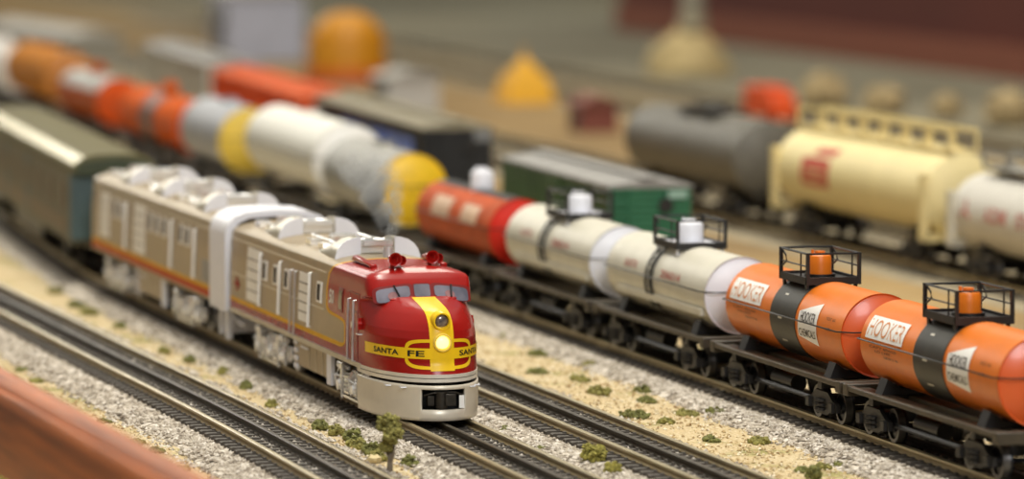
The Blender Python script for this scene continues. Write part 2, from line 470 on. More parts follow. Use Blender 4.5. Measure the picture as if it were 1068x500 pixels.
def nose_s(s, z, off=.003):
    """point at arc length s from the nose centre line at height z (negative s: near side)"""
    k = round(z, 4)
    if k not in SC:
        pts = [p for p in outline(z, 80) if p[1] >= 0]; pts.append((-3.6, wz(z)))
        acc = [0.]
        for a, b in zip(pts, pts[1:]): acc.append(acc[-1]+math.hypot(b[0]-a[0], b[1]-a[1]))
        SC[k] = (pts, acc)
    pts, acc = SC[k]; q = min(abs(s), acc[-1]-1e-6)
    lo, hi = 0, len(acc)-1
    while hi-lo > 1:
        mid = (lo+hi)//2
        if acc[mid] <= q: lo = mid
        else: hi = mid
    t = (q-acc[lo])/max(1e-9, acc[hi]-acc[lo])
    x = pts[lo][0]+(pts[hi][0]-pts[lo][0])*t; y = pts[lo][1]+(pts[hi][1]-pts[lo][1])*t
    tx, ty = pts[hi][0]-pts[lo][0], pts[hi][1]-pts[lo][1]; l = math.hypot(tx, ty) or 1
    nx_, ny_ = ty/l, -tx/l
    sg = 1 if s >= 0 else -1
    return (x+nx_*off, sg*(y+ny_*off), z)

def interp(tbl, z):
    if z <= tbl[0][0]: return tbl[0][1]
    for a, b in zip(tbl, tbl[1:]):
        if z <= b[0]: return a[1]+(b[1]-a[1])*(z-a[0])/max(1e-9, b[0]-a[0])
    return tbl[-1][1]
XA = [(.3155,-3.6),(.3156,-.86),(.320,-.815),(.33,-.80),(.415,-.80),(.425,-.82),(.432,-.87),(.436,-.95),(.440,-1.08),(.445,-1.15),(.455,-1.19),(.48,-1.215),(.6,-1.225),(.65,-1.20),(.69,-1.13),(.72,-1.05),(.735,-.99),(.746,-.94)]
XR = [(.292,-3.6),(.2921,-.88),(.302,-.82),(.315,-.785),(.33,-.77),(.425,-.77),(.438,-.785),(.447,-.84),(.452,-.93),(.456,-1.06),(.462,-1.13),(.475,-1.17),(.5,-1.185),(.6,-1.195),(.65,-1.17),(.69,-1.10),(.72,-1.02),(.735,-.96),(.746,-.91)]

def shell_zs(extra=()):
    zs = sorted(set([l[0] for l in LV] + list(extra)))
    out = []
    for a, b in zip(zs, zs[1:]):
        n = max(1, int((b-a)/.022)); out += [a+(b-a)*i/n for i in range(n)]
    return out+[zs[-1]]

XREAR = -3.62
def a_unit_shell(parent):
    zs = shell_zs([p[0] for p in XA if p[0] > .235] + [p[0] for p in XR] + [.25, .2922, .3157])
    b = MB(); N = 28; rows = []
    for z in zs:
        arc = outline(z, N); w = wz(z); xa = interp(XA, z); xr = interp(XR, z)
        xa = max(XREAR+.001, xa); xr = max(xa+.0005, XREAR+.0015, xr)
        left = [(XREAR, -w), (xa, -w), (xr, -w)]; right = [(xr, w), (xa, w), (XREAR, w)]
        rows.append([(x, y, z) for x, y in left+arc+right])
    k = len(rows[0]); flat = [p for r in rows for p in r]; b.add(flat, [])
    for i in range(len(rows)-1):
        zm = (zs[i]+zs[i+1])/2
        for j in range(k-1):
            if j in (0, k-2): m = 0 if zm > .3156 else 2
            elif j in (1, k-3): m = 2
            else: m = 1
            if .25 < zm < .292: m = 3 if j < 2 or j > k-4 else 1
            if zm < .25: m = 0 if (j < 3 or j > k-5) else 1
            b.f.append((i*k+j, i*k+j+1, (i+1)*k+j+1, (i+1)*k+j)); b.m.append(m)
    top = len(rows)-1
    # roof crown: strips across, red ahead of the boundary, silver behind
    r = rows[-1]; base = top*k; n2 = k//2
    zc = zs[-1]+.004
    for j in range(n2):
        a_, c_ = base+j, base+k-1-j
        if j+1 < k-2-j: 
            m = 0 if j == 0 else 2 if j == 1 else 1
            b.f.append((a_, a_+1, c_-1, c_)); b.m.append(m)
    # rear end
    left = [i*k for i in range(len(rows))]; right = [i*k+k-1 for i in range(len(rows))]
    for i in range(len(rows)-1): b.f.append((left[i], left[i+1], right[i+1], right[i])); b.m.append(0)
    return b.build('body_shell', [SILV, RED, YELD, STRED], parent, angle=35)

def squircle(fn, c, hu, hv, m, mb, p=4., rings=5, n=40):
    """rounded patch: fn(u,v) -> point"""
    vs = [fn(*c)]; fs = []
    for r in range(1, rings+1):
        for i in range(n):
            a = 2*PI*i/n; ca, sa = math.cos(a), math.sin(a)
            u = math.copysign(abs(ca)**(2/p), ca)*hu*r/rings; v = math.copysign(abs(sa)**(2/p), sa)*hv*r/rings
            vs.append(fn(c[0]+u, c[1]+v))
    fs += [(0, 1+i, 1+(i+1)%n) for i in range(n)]
    for r in range(rings-1):
        for i in range(n): fs.append((1+r*n+i, 1+(r+1)*n+i, 1+(r+1)*n+(i+1)%n, 1+r*n+(i+1)%n))
    mb.add(vs, fs, m)
def frange(a, b, n): return [a+(b-a)*i/(n-1) for i in range(n)]

def pane_fn(zt_in, zt_out, zb_in, zb_out, y_in, y_out, sg, off):
    def f(u, v):
        y = y_in+(y_out-y_in)*(u+1)/2
        t = (u+1)/2
        zt_ = zt_in+(zt_out-zt_in)*t; zb = zb_in+(zb_out-zb_in)*t
        z = zb+(zt_-zb)*(v+1)/2
        
        tt = min(.999, y/.285); x = XB+(-.292-XB)*(1-tt**6.2)**(1/6.2) - (z-.63)*.55
        return (x+off, sg*y, z)
    return f

def side_box(mb, x0, x1, z0, z1, off=.006, sg=-1, m=0):
    """thin raised panel following the body side"""
    def P(x, z, d): return (x, sg*(wz(z)+d), z)
    zs = [z0, (z0+z1)/2, z1]
    vs = []
    for d in (-.004, off):
        for z in zs:
            vs += [P(x0, z, d), P(x1, z, d)]
    fs = [(6,7,9,8),(8,9,11,10),(0,6,8,2),(2,8,10,4),(1,3,9,7),(3,5,11,9),(4,10,11,5),(0,1,7,6)]
    mb.add(vs, fs, m)

def louvre(parent, x0, x1, z0, z1, sg):
    b = MB(); side_box(b, x0, x1, z0, z1, .008, sg, 0)
    n = 5
    for i in range(1, n):
        z = z0+(z1-z0)*i/n; side_box(b, x0+.01, x1-.01, z-.003, z+.003, .0095, sg, 1)
    return b.build('louvre_panel', [WHT2, mat('louvre_shadow', (120,112,100), .6, var=.1)], parent)
def porthole(parent, x, z, sg, hw=.055, hh=.055):
    b = MB(); side_box(b, x-hw, x+hw, z-hh, z+hh, .007, sg)
    w = b.build('side_window', WHT2, parent)
    c = MB(); side_box(c, x-hw*.55, x+hw*.55, z-hh*.78, z+hh*.78, .009, sg)
    c.build('window_pane', DGLS, w)
def grab(parent, x, z0, z1, sg, m=None, r=.006, name='grab_rail'):
    b = MB(); y0 = wz(z0); y1 = wz(z1)
    b.tube([(x, sg*(y0-.004), z0), (x, sg*(y0+.016), z0), (x, sg*(y1+.016), z1), (x, sg*(y1-.004), z1)], r, 6)
    b.build(name, m or WHT2, parent)

def roof_hatch(parent, x, l=.8):
    """a pair of rounded radiator shoulders with chrome grilles between"""
    for sg in (-1, 1):
        b = MB()
        arc = [(.235,.700),(.232,.735),(.220,.768),(.198,.798),(.166,.820),(.128,.832),(.092,.834),(.092,.745)]
        poly = [(sg*y, z) for y, z in arc]
        b.prism(poly, 'x', x-.012, x, 1)
        b.prism([(sg*(abs(y)-.004), z-.004) for y, z in poly], 'x', x-.16, x-.012, 0)
        # tapering tail
        vs = [(x-.16, sg*(abs(y)-.004), z-.004) for y, z in poly] + [(x-l*.62, sg*min(abs(y), .21), .71+(z-.71)*.25) for y, z in poly]
        k = len(poly); b.add(vs, [(i, (i+1)%k, k+(i+1)%k, k+i) for i in range(k)]+[tuple(range(k, 2*k))], 0)
        b.build('roof_shoulder', [SILVT, WHT], parent, recalc=True)
    c = MB(); c.cyl((x-.2,0,.745),(x-.2,0,.79),.088,n=24); c.cyl((x-.2,0,.79),(x-.2,0,.80),.088,.07,n=24); c.cyl((x-.2,0,.80),(x-.2,0,.815),.025,n=12)
    for i in range(6): a = i*PI/6; c.tube([(x-.2+.085*math.cos(a), .085*math.sin(a), .806), (x-.2-.085*math.cos(a), -.085*math.sin(a), .806)], .005, 5)
    c.build('roof_fan', CHROME, parent)
    d = MB(); d.box(x-.06, x-.02, -.085, .085, .75, .80)
    for i in range(5): d.box(x-.09+i*.022, x-.08+i*.022, -.08, .08, .79, .815)
    d.tube([(x-.34,-.08,.76),(x-.32,-.08,.80),(x-.32,.08,.80),(x-.34,.08,.76)], .008)
    d.build_each('roof_grille', CHROME, parent)

def diesel_truck(parent, cx, m=CHROME):
    """six wheel chromed truck"""
    rnd = random.Random(int(cx*100))
    t = MB(); t.box(cx-.40, cx+.40, -.10, .10, .10, .15); t.cyl((cx,0,.15),(cx,0,.215),.06)
    tr = t.build('truck', BLKM, parent)
    for ax in (-.31, 0, .31):
        w = MB()
        w.cyl((cx+ax,-.2,.088),(cx+ax,.2,.088),.018,n=10)
        for sg in (-1,1):
            w.lathe([(sg*.138,.03),(sg*.138,.0878),(sg*.146,.0878),(sg*.150,.0865),(sg*.185,.0855),(sg*.185,.066),(sg*.178,.06),(sg*.178,.03)], (cx+ax,0,.088), 'y', 28, [0,0,0,1,1,0,0])
        w.build('wheelset', [WHEEL, CHROME2], tr)
    for sg in (-1, 1):
        y0 = sg*.215; y1 = sg*.245
        s = MB()
        poly = [(-.44,.10),(-.40,.062),(-.25,.058),(-.2,.085),(-.1,.085),(-.06,.06),(.06,.06),(.1,.085),(.2,.085),(.25,.058),(.40,.062),(.44,.10),(.42,.15),(.2,.155),(.12,.18),(-.12,.18),(-.2,.155),(-.42,.15)]
        s.prism([(cx+a, z) for a, z in poly], 'y', y0, y1)
        s.build('side_frame', m, tr, bevel=.006, recalc=True)
        j = MB()
        for ax in (-.31, 0, .31):
            j.box(cx+ax-.035, cx+ax+.035, sg*.243, sg*.268, .055, .118); j.cyl((cx+ax,sg*.268,.088),(cx+ax,sg*.285,.088),.03,.024,n=14)
            j.box(cx+ax-.02, cx+ax+.02, sg*.245, sg*.262, .118, .145)
        for ax in (-.155, .155):
            for k in range(4): j.cyl((cx+ax,sg*.258,.07+k*.022),(cx+ax,sg*.258,.083+k*.022),.03,n=12)
            j.box(cx+ax-.045, cx+ax+.045, sg*.24, sg*.275, .052, .064)
        for ax in (-.38, .37, -.08, .09):
            j.tube([(cx+ax,sg*.255,.17),(cx+ax+rnd.uniform(-.03,.03),sg*.272,.12),(cx+ax,sg*.262,.045)], .009)
        j.build_each('journal_spring', m, tr, recalc=True)
        k = MB()
        for ax in (-.33, .27):
            k.cyl((cx+ax-.04,sg*.25,.185),(cx+ax+.07,sg*.25,.185),.026,n=14); k.cyl((cx+ax+.07,sg*.25,.185),(cx+ax+.14,sg*.25,.18),.009,n=8)
        k.tube([(cx-.43,sg*.268,.125),(cx-.2,sg*.272,.135),(cx+.05,sg*.27,.12),(cx+.43,sg*.268,.13)], .007)
        k.tube([(cx-.25,sg*.27,.02),(cx-.25,sg*.275,.2)], .01); k.tube([(cx+.22,sg*.27,.02),(cx+.22,sg*.275,.2)], .01)
        k.box(cx-.27, cx+.24, sg*.262, sg*.272, .028, .04)
        k.build('brake_rigging', m, tr, recalc=True)
    return tr

def side_fittings(root, unit, sgs=(-1,)):
    for sg in sgs:
        if unit == 'a':
            louvre(root, -3.16, -2.84, .335, .632, sg); louvre(root, -1.84, -1.62, .345, .605, sg)
            for x in (-2.71, -2.43, -2.16, -1.37): porthole(root, x, .535, sg)
            for x in (-2.80, -2.30, -1.57): grab(root, x, .33, .62, sg, r=.009, name='side_batten')
            for x in (-2.02, -1.92): grab(root, x, .25, .60, sg, CHROME2, r=.006)
            b = MB(); side_box(b, XREAR, -1.24, .449, .456, .004, sg); side_box(b, XREAR, -1.24, .645, .652, .006, sg)
            b.build_each('belt_molding', SILVT, root)
        else:
            louvre(root, -7.72, -7.4, .35, .632, sg); louvre(root, -6.55, -6.2, .335, .64, sg)
            for x in (-7.2, -7.0, -6.02, -5.80, -5.58, -5.06, -4.86): porthole(root, x, .56, sg, .06, .06)
            for x in (-6.8, -5.32, -4.62): grab(root, x, .33, .62, sg, r=.010, name='side_batten')
            b = MB(); side_box(b, -7.98, -4.15, .645, .652, .006, sg); b.build_each('belt_molding', SILVT, root)
            c = MB(); side_box(c, -4.42, -4.2, .34, .46, .006, sg); c.build('builder_plate', mat('grey_plate', (150,148,142), .5), root)

# ------------------------------------------------------------------ A unit
A = thing('diesel_locomotive', 'red nosed silver diesel locomotive with yellow nose band leading the passenger train', 'locomotive')
a_unit_shell(A)
# gutter line and sill
b = MB()
for sg in (-1, 1): b.box(XREAR, -.42, sg*.284, sg*.297, .226, .25)
b.build_each('side_sill', SILVT, A)
side_fittings(A, 'a')
# roof work
for x in (-1.23, -2.6): roof_hatch(A, x)
b = MB()
for x in (-1.75, -2.05, -3.05, -3.35):
    b.cyl((x,0,.75),(x,0,.785),.075,n=20); b.cyl((x,0,.785),(x,0,.79),.06,n=20)
    b.box(x-.06, x+.06, -.19, -.12, .735, .765); b.box(x-.06, x+.06, .12, .19, .735, .765)
b.tube([(-1.65,-.13,.775),(-2.2,-.13,.775)], .008); b.tube([(-1.65,.13,.775),(-2.2,.13,.775)], .008)
b.build_each('roof_vent', CHROME, A)
b = MB(); b.cyl((-1.0,0,.745),(-1.0,0,.80),.03,.026,n=16)
b.build('smoke_stack', CHROME2, A)
b = MB()
for sg in (-1,1): b.prism([(-1.0,.735),(-.62,.735),(-.56,.725),(-.56,.748),(-.95,.764)], 'y', sg*.205, sg*.17)
b.build_each('roof_fairing', RED, A, bevel=.006, recalc=True)
# horns
for y, x in ((-.115,-.43),(.105,-.52)):
    h = MB(); h.tube([(x-.02,y,.735),(x-.02,y,.782)], .012, 8)
    h.lathe([(-.07,.0),(-.07,.013),(-.02,.015),(.02,.02),(.045,.035),(.047,.036),(.045,.029),(.02,.012),(.0,.0)], (x,y,.787), 'x', 18)
    h.lathe([(-.06,.0),(-.06,.014),(-.02,.016),(.02,.024),(.04,.026),(.04,.022),(.0,.0)], (x-.01,y+.036,.78), 'x', 16)
    h.build('air_horn', RED, A)
# windscreens
REDF = RED
for sg in (-1, 1):
    b = MB(); squircle(pane_fn(.667,.645,.600,.572,.052,.252,sg,.004), (0,0), 1.07, 1.16, 0, b, 5)
    fr = b.build('windscreen_frame', mat('frame_dark_red', (120,20,18), .3, var=.05), A)
    b = MB(); squircle(pane_fn(.662,.640,.603,.570,.064,.243,sg,.009), (0,0), 1, 1, 0, b, 5)
    b.build('windscreen', GLASS, fr)
    # driver figure seen as a pale shape behind the hazy glass is part of the pane print
    b = MB(); q = pane_fn(.662,.640,.603,.570,.064,.243,sg,.0115)
    squircle(q, (.05 if sg < 0 else -.1,-.2), .28, .55, 0, b, 2.2); b.build('painted_driver', mat('driver_print', (150,104,104), .5, var=.25, scale=30), fr)
    b = MB(); q = pane_fn(.662,.640,.603,.570,.064,.243,sg,.02)
    if sg < 0: b.tube([q(-.05,1.35), q(-.32,-.5)], .0045, 6)
    else: b.tube([q(-.0,1.3), q(-.06,-.55)], .0045, 6)
    b.build('wiper', BLK, A)
b = MB()
def cpane(off):
    return lambda u, v: (-.292-(.632+v*.031-.63)*.55+off, u*.042, .634+v*.031)
squircle(cpane(.004), (0,0), 1.12, 1.14, 0, b, 8); fr = b.build('windscreen_frame', mat('frame_dark_red', (0,0,0)), A)
b = MB(); squircle(cpane(.008), (0,0), 1, 1, 0, b, 8); b.build('windscreen', GLASS, fr)
# nose stripe, emblem ring, band
b = MB()
zz = frange(.262,.53,24)+frange(.534,.59,30)+frange(.592,.6,6)
b.grid(lambda u, v: nose_yz(u*(.062 if v < .55 else .062), v, .0022), frange(-1,1,9), zz)
# emblem ring
def ring(hu, hv, p, n=72):
    return [(math.copysign(abs(math.cos(2*PI*i/n))**(2/p), math.cos(2*PI*i/n))*hu, math.copysign(abs(math.sin(2*PI*i/n))**(2/p), math.sin(2*PI*i/n))*hv) for i in range(n)]
ro, ri = ring(.205,.076,4.2), ring(.185,.060,4.)
vs = [nose_s(u, .346+v, .0028) for u, v in ro]+[nose_s(u, .346+v, .0028) for u, v in ri]; n = len(ro)
b.add(vs, [(i,(i+1)%n,n+(i+1)%n,n+i) for i in range(n)])
b.grid(lambda u, v: nose_s(u, v, .0035), frange(-.60,.60,61), [.322,.34,.358,.376])
b.build('nose_band', YEL, A, recalc=False)
b = MB()
text_on(b, 'SANTA', lambda u, v: nose_s(u, v, .0055), -.475, -.245, .335, .363, 0, .022)
text_on(b, 'FE', lambda u, v: nose_s(u, v, .0055), -.185, -.09, .334, .364, 0, .022)
text_on(b, 'SANTA', lambda u, v: nose_s(u, v, .0055), .095, .31, .335, .363, 0, .022)
text_on(b, 'FE', lambda u, v: nose_s(u, v, .0055), .40, .50, .334, .364, 0, .022)
b.build_each('nose_lettering', TXTB, A, smooth=False)
# headlights
for z, x0, lit in ((.512,.10,0),(.405,.118,1)):
    h = MB(); h.lathe([(-.03,.052),(.018,.047),(.024,.044),(.024,.037),(.006,.035)], (x0,0,z), 'x', 28)
    hl = h.build('headlight', YEL if not lit else mat('warm_yellow_rim', (250,214,90), .3), A)
    l = MB()
    l.lathe([(.004,.036),(.012,.030),(.017,.018),(.019,.0)], (x0,0,z), 'x', 24, [0,0,0])
    if lit: l.build('lens', mat('lit_lens', (255,230,170), .2, var=0, emit=((255,196,112),2.4)), hl)
    else:
        l.build('lens', mat('dark_lens', (150,134,118), .15, .3, spec=.8, var=.6, scale=34, c2=(60,58,64)), hl)
# anticlimber and pilot
def plan(grow, z, n=40, p=2.3, xr=-.42):
    pts = outline(.3, n); f, pw, w = lev(.3)
    out = []
    for x, y in pts:
        out.append((XB+(x-XB)*(1+grow/.62), y*(1+grow*.12)))
    return out
b = MB(); o1 = plan(.03, 0); o0 = [(x-.06, y*.97) for x, y in o1]
n = len(o1)
for (z0, z1, lo, m) in ((.206,.224,0,0),(.228,.246,0,0)):
    sel = range(0, n)
    vs = [(o1[i][0]+.0, o1[i][1], z) for z in (z0, z1) for i in sel]+[(o0[i][0], o0[i][1], z) for z in (z0, z1) for i in sel]
    b.add(vs, [(i,i+1,n+i+1,n+i) for i in range(n-1)]+[(n+i,n+i+1,3*n+i+1,3*n+i) for i in range(n-1)]+[(2*n+i+1,2*n+i,i,i+1) for i in range(n-1)], m)
b.build('anticlimber', mat('bright_silver_strip', (226,221,208), .3, .25, var=.04), A)
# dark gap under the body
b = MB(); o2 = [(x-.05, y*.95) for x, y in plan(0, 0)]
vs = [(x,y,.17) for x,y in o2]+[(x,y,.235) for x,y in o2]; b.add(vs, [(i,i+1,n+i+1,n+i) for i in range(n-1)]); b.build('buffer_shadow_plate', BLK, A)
# pilot with coupler pocket
b = MB(); pr_ = plan(.055, 0, 60); n = len(pr_)
zs = [.012,.03,.068,.10,.14,.172,.178,.192]
rows = []
for z in zs:
    k = 1. if z > .06 else .985
    rows.append([(XB+(x-XB)*k, y*k*1.0, z) for x, y in pr_])
flat = [p for r in rows for p in r]; fs = []; hole = []
for i in range(len(zs)-1):
    for j in range(n-1):
        ym = (pr_[j][1]+pr_[j+1][1])/2; zm = (zs[i]+zs[i+1])/2
        if abs(ym) < .118 and .068 < zm < .172: continue
        fs.append((i*n+j, i*n+j+1, (i+1)*n+j+1, (i+1)*n+j))
b.add(flat, fs)
pl = b.build('pilot', SILVP, A, angle=50)
sm = pl.modifiers.new('sheet', 'SOLIDIFY'); sm.thickness = .014; sm.offset = -1
b = MB(); b.box(-.02,.0,-.15,.15,.05,.19); b.box(-.02,.10,-.13,.13,.05,.058); b.box(-.02,.10,-.13,.13,.176,.184); b.box(-.02,.085,-.135,-.12,.05,.19); b.box(-.02,.085,.12,.135,.05,.19)
b.build('coupler_pocket', BLK, A)
b = MB(); b.box(.0,.13,-.03,.03,.085,.15); b.cyl((.15,-.012,.075),(.15,-.012,.16),.032,n=16); b.box(.10,.19,.0,.055,.09,.15); b.tube([(.14,-.1,.14),(.16,-.06,.155),(.16,.06,.155),(.15,.1,.14)], .006)
b.box(.12,.16,-.085,-.05,.09,.14)
b.build('front_coupler', mat('dark_coupler_metal', (58,54,48), .4, .6, var=.3, scale=30), A, bevel=.008)
b = MB(); b.box(.158,.163,.078,.104,.075,.14); b.build('coupler_tag', WHT2, A)
b = MB()
for y in (-.24,-.19,.16,.2): 
    x = max(p[0] for p in pr_ if abs(p[1]-y) < .012)
    b.tube([(x-.01,y-.015,.182),(x+.012,y-.012,.178),(x+.012,y+.012,.178),(x-.01,y+.015,.182)], .004)
b.build_each('pilot_grab', CHROME2, A)
# cab side
for sg in (-1,):
    for x in (-.66,-.545): grab(A, x, .25, .565, sg, CHROME2, r=.006)
    b = MB()
    for x0,x1,z0,z1 in ((-.70,-.694,.26,.60),(-.49,-.484,.26,.60),(-.70,-.484,.597,.602)): side_box(b, x0, x1, z0, z1, .002, sg)
    side_box(b, -.70,-.50,.505,.510,.002, sg)
    b.build('cab_door_outline', mat('door_groove_red', (118,18,16), .4, var=.05), A)
    b = MB(); side_box(b, -.93,-.83,.475,.60,.004,sg); w = b.build('side_window', mat('frame_dark_red', (0,0,0)), A)
    b = MB(); side_box(b, -.915,-.845,.49,.588,.006,sg); b.build('window_pane', mat('red_brown_glass', (70,16,14), .15, var=.2), w)
    b = MB(); text_on(b, '50', lambda u, v: (u, sg*(wz(v)+.003), v), -1.135, -1.035, .50, .575, 0, .02); b.build('number', WHT2, A, smooth=False)
    b = MB(); text_on(b, '+', lambda u, v: (u, sg*(wz(v)+.003), v), -3.5, -3.36, .36, .44, 0, .05); b.build('rear_emblem', STRED, A, smooth=False)
    b = MB(); side_box(b, -.46,-.40,.40,.405,.02,sg); side_box(b, -.6,-.585,.42,.45,.012,sg); b.build_each('door_handle', CHROME, A)
b = MB()
for sg in (-1,1):
    x,y,z = nose_s(sg*.66,.455,.0); b.cyl((x,y,z),(x,y+sg*.022,z),.016,n=12); b.box(x-.008,x+.008,y,y+sg*.02,z-.03,z+.03)
b.build_each('nose_lamp', RED, A)
# underside: tank skirts, trucks
def under(root, x0, x1, xo=0.):
    b = MB()
    for sg in (-1, 1):
        y0, y1 = sg*.262, sg*.276
        b.box(x0, x1, y0, y1, .085, .235)
    b.box(x0, x1, -.262, .262, .09, .23)
    b.build('fuel_tank', SILV, root, bevel=.01)
    d = MB()
    for sg in (-1, 1):
        for k in range(4): d.box(x0+.03, x0+.10, sg*.276, sg*.288, .07+.043*k, .095+.043*k)
        d.box(x0+.16, x0+.34, sg*.276, sg*.28, .19, .202)
        d.box(x1-.05, x1+.05, sg*.262, sg*.284, .06, .225)
    d.build_each('tank_step', WHT, root)
    e = MB()
    for sg in (-1, 1):
        for f in (.42,.62,.8): 
            x = x0+(x1-x0)*f; e.box(x, x+.008, sg*.276, sg*.279, .09, .235)
    e.build_each('tank_seam', SILVT, root)
under(A, -2.02, -1.17)
b = MB(); b.box(XREAR+.03, -.3, -.19, .19, .2, .24); b.build('underframe', BLK, A)
diesel_truck(A, -.66); diesel_truck(A, -2.66)

# ------------------------------------------------------------------ B unit (cabless booster)
def simple_shell(root, x0, x1, mats, zs=None, name='body_shell'):
    zs = shell_zs([.25,.292,.3156]); b = MB(); k = 4
    for z in zs:
        w = wz(z); b.v += [(x0,-w,z),(x1,-w,z),(x1,w,z),(x0,w,z)]
    for i in range(len(zs)-1):
        zm = (zs[i]+zs[i+1])/2; m = 2 if .292 < zm < .3156 else 3 if .25 < zm < .292 else 0
        for j in range(4): b.f.append((i*4+j, i*4+(j+1)%4, (i+1)*4+(j+1)%4, (i+1)*4+j)); b.m.append(m if j in (0,2) else 0)
    q = 4*(len(zs)-1); b.f.append((q,q+1,q+2,q+3)); b.m.append(0)
    return b.build(name, mats, root, angle=30)
xb = -6.0
Bu = thing('diesel_booster_unit', 'silver cabless booster unit with white louvres coupled behind the red nosed locomotive', 'locomotive', (0,0,0))
simple_shell(Bu, -8.02, -4.1, [SILV, RED, YELD, mat('bright_stripe', (190,74,24), .5, spec=.12)])
side_fittings(Bu, 'b')
for x in (-4.62, -5.9, -7.0): roof_hatch(Bu, x)
b = MB()
for x in (-5.3, -5.6, -6.5, -7.5, -7.8): b.cyl((x,0,.75),(x,0,.79),.08,n=18); b.box(x-.07,x+.07,-.2,-.12,.735,.765)
b.build_each('roof_vent', CHROME, Bu)
def diaphragm(x0, x1, w, zt):
    b = MB()
    oy = [(-w,.215),(-w,.66),(-w*.95,.72),(-w*.82,.765),(-w*.6,.79),(0,zt),(w*.6,.79),(w*.82,.765),(w*.95,.72),(w,.66),(w,.215)]
    iy = [(y*.88, .225 if z < .3 else z-.035) for y, z in oy]
    n = len(oy)
    vs = [(x, y, z) for x in (x0,x1) for y, z in oy]+[(x, y, z) for x in (x0,x1) for y, z in iy]
    for i in range(n-1):
        b_ = [(i,i+1,n+i+1,n+i),(2*n+i+1,2*n+i,3*n+i,3*n+i+1),(n+i,n+i+1,3*n+i+1,3*n+i),(i+1,i,2*n+i,2*n+i+1)]
        b.f += b_; b.m += [0]*4
    b.v += vs
    b.f += [(0,n,3*n,2*n),(n-1,3*n-1,4*n-1,2*n-1)]; b.m += [0,0]
    return b
diaphragm(-4.11, -3.66, .312, .80).build('diaphragm', WHT, Bu, recalc=True)
b = MB()
b.box(-4.02,-3.64,-.06,.06,.10,.16); b.tube([(-3.98,-.2,.15),(-3.64,-.2,.13)], .014); b.tube([(-3.98,.2,.15),(-3.64,.2,.13)], .014); b.box(-3.86,-3.80,-.27,-.24,.04,.2); b.box(-3.99,-3.95,-.28,.28,.06,.2)
b.build('drawbar', WHT, Bu)
under(Bu, -6.55, -5.65)
b = MB(); b.box(-7.95, -4.2, -.19, .19, .2, .24); b.build('underframe', BLK, Bu)
diesel_truck(Bu, -5.0); diesel_truck(Bu, -7.25)

# ------------------------------------------------------------------ freight truck
def freight_truck(parent, cx, cy=0., m=BLKM, wb=.175, sub=True):
    t = MB(); t.box(cx-.05, cx+.05, -.2, .2, .085, .135); t.cyl((cx,0,.135),(cx,0,.175),.06,n=14)
    tr = t.build('truck', m, parent)
    for ax in (-wb, wb):
        w = MB(); w.cyl((cx+ax,-.235,.086),(cx+ax,.235,.086),.014,n=8)
        for sg in (-1,1):
            w.lathe([(sg*.138,.02),(sg*.138,.0858),(sg*.146,.0858),(sg*.150,.0845),(sg*.186,.0835),(sg*.186,.066),(sg*.176,.06),(sg*.176,.03),(sg*.188,.025),(sg*.188,.0)], (cx+ax,0,.086), 'y', 26, [0,0,0,1,1,0,0,0,0])
        w.build('wheelset', [WHEEL, TREAD], tr)
    for sg in (-1, 1):
        s = MB()
        poly = [(-.225,.065),(-.225,.108),(-.16,.118),(-.09,.155),(.09,.155),(.16,.118),(.225,.108),(.225,.065),(.15,.07),(.085,.04),(-.085,.04),(-.15,.07)]
        s.prism([(cx+a, z) for a, z in poly], 'y', sg*.205, sg*.228)
        s.build('side_frame', m, tr, recalc=True)
        j = MB()
        for ax in (-wb, wb): j.box(cx+ax-.026,cx+ax+.026,sg*.228,sg*.246,.062,.11)
        for ax in (-.03,.03): 
            for k in range(3): j.cyl((cx+ax,sg*.236,.06+k*.022),(cx+ax,sg*.236,.073+k*.022),.022,n=10)
        j.build_each('journal_spring', m, tr, recalc=True)

# ------------------------------------------------------------------ tank cars
TR, TZ = .21, .452
def on_tank(x, a, off=.002, R=TR, Z=TZ):
    return (x, -(R+off)*math.cos(a), Z+(R+off)*math.sin(a))
def tank_patch(mb, corners, R=TR, Z=TZ, off=.0025, m=0, n=8):
    """corners (x, angle) bl, br, tr, tl"""
    (a,b_,c,d) = corners
    def f(u, v):
        p = [(a[i]*(1-u)+b_[i]*u)*(1-v)+(d[i]*(1-u)+c[i]*u)*v for i in (0,1)]
        return on_tank(p[0], p[1], off, R, Z)
    mb.grid(f, frange(0,1,n), frange(0,1,n), m)

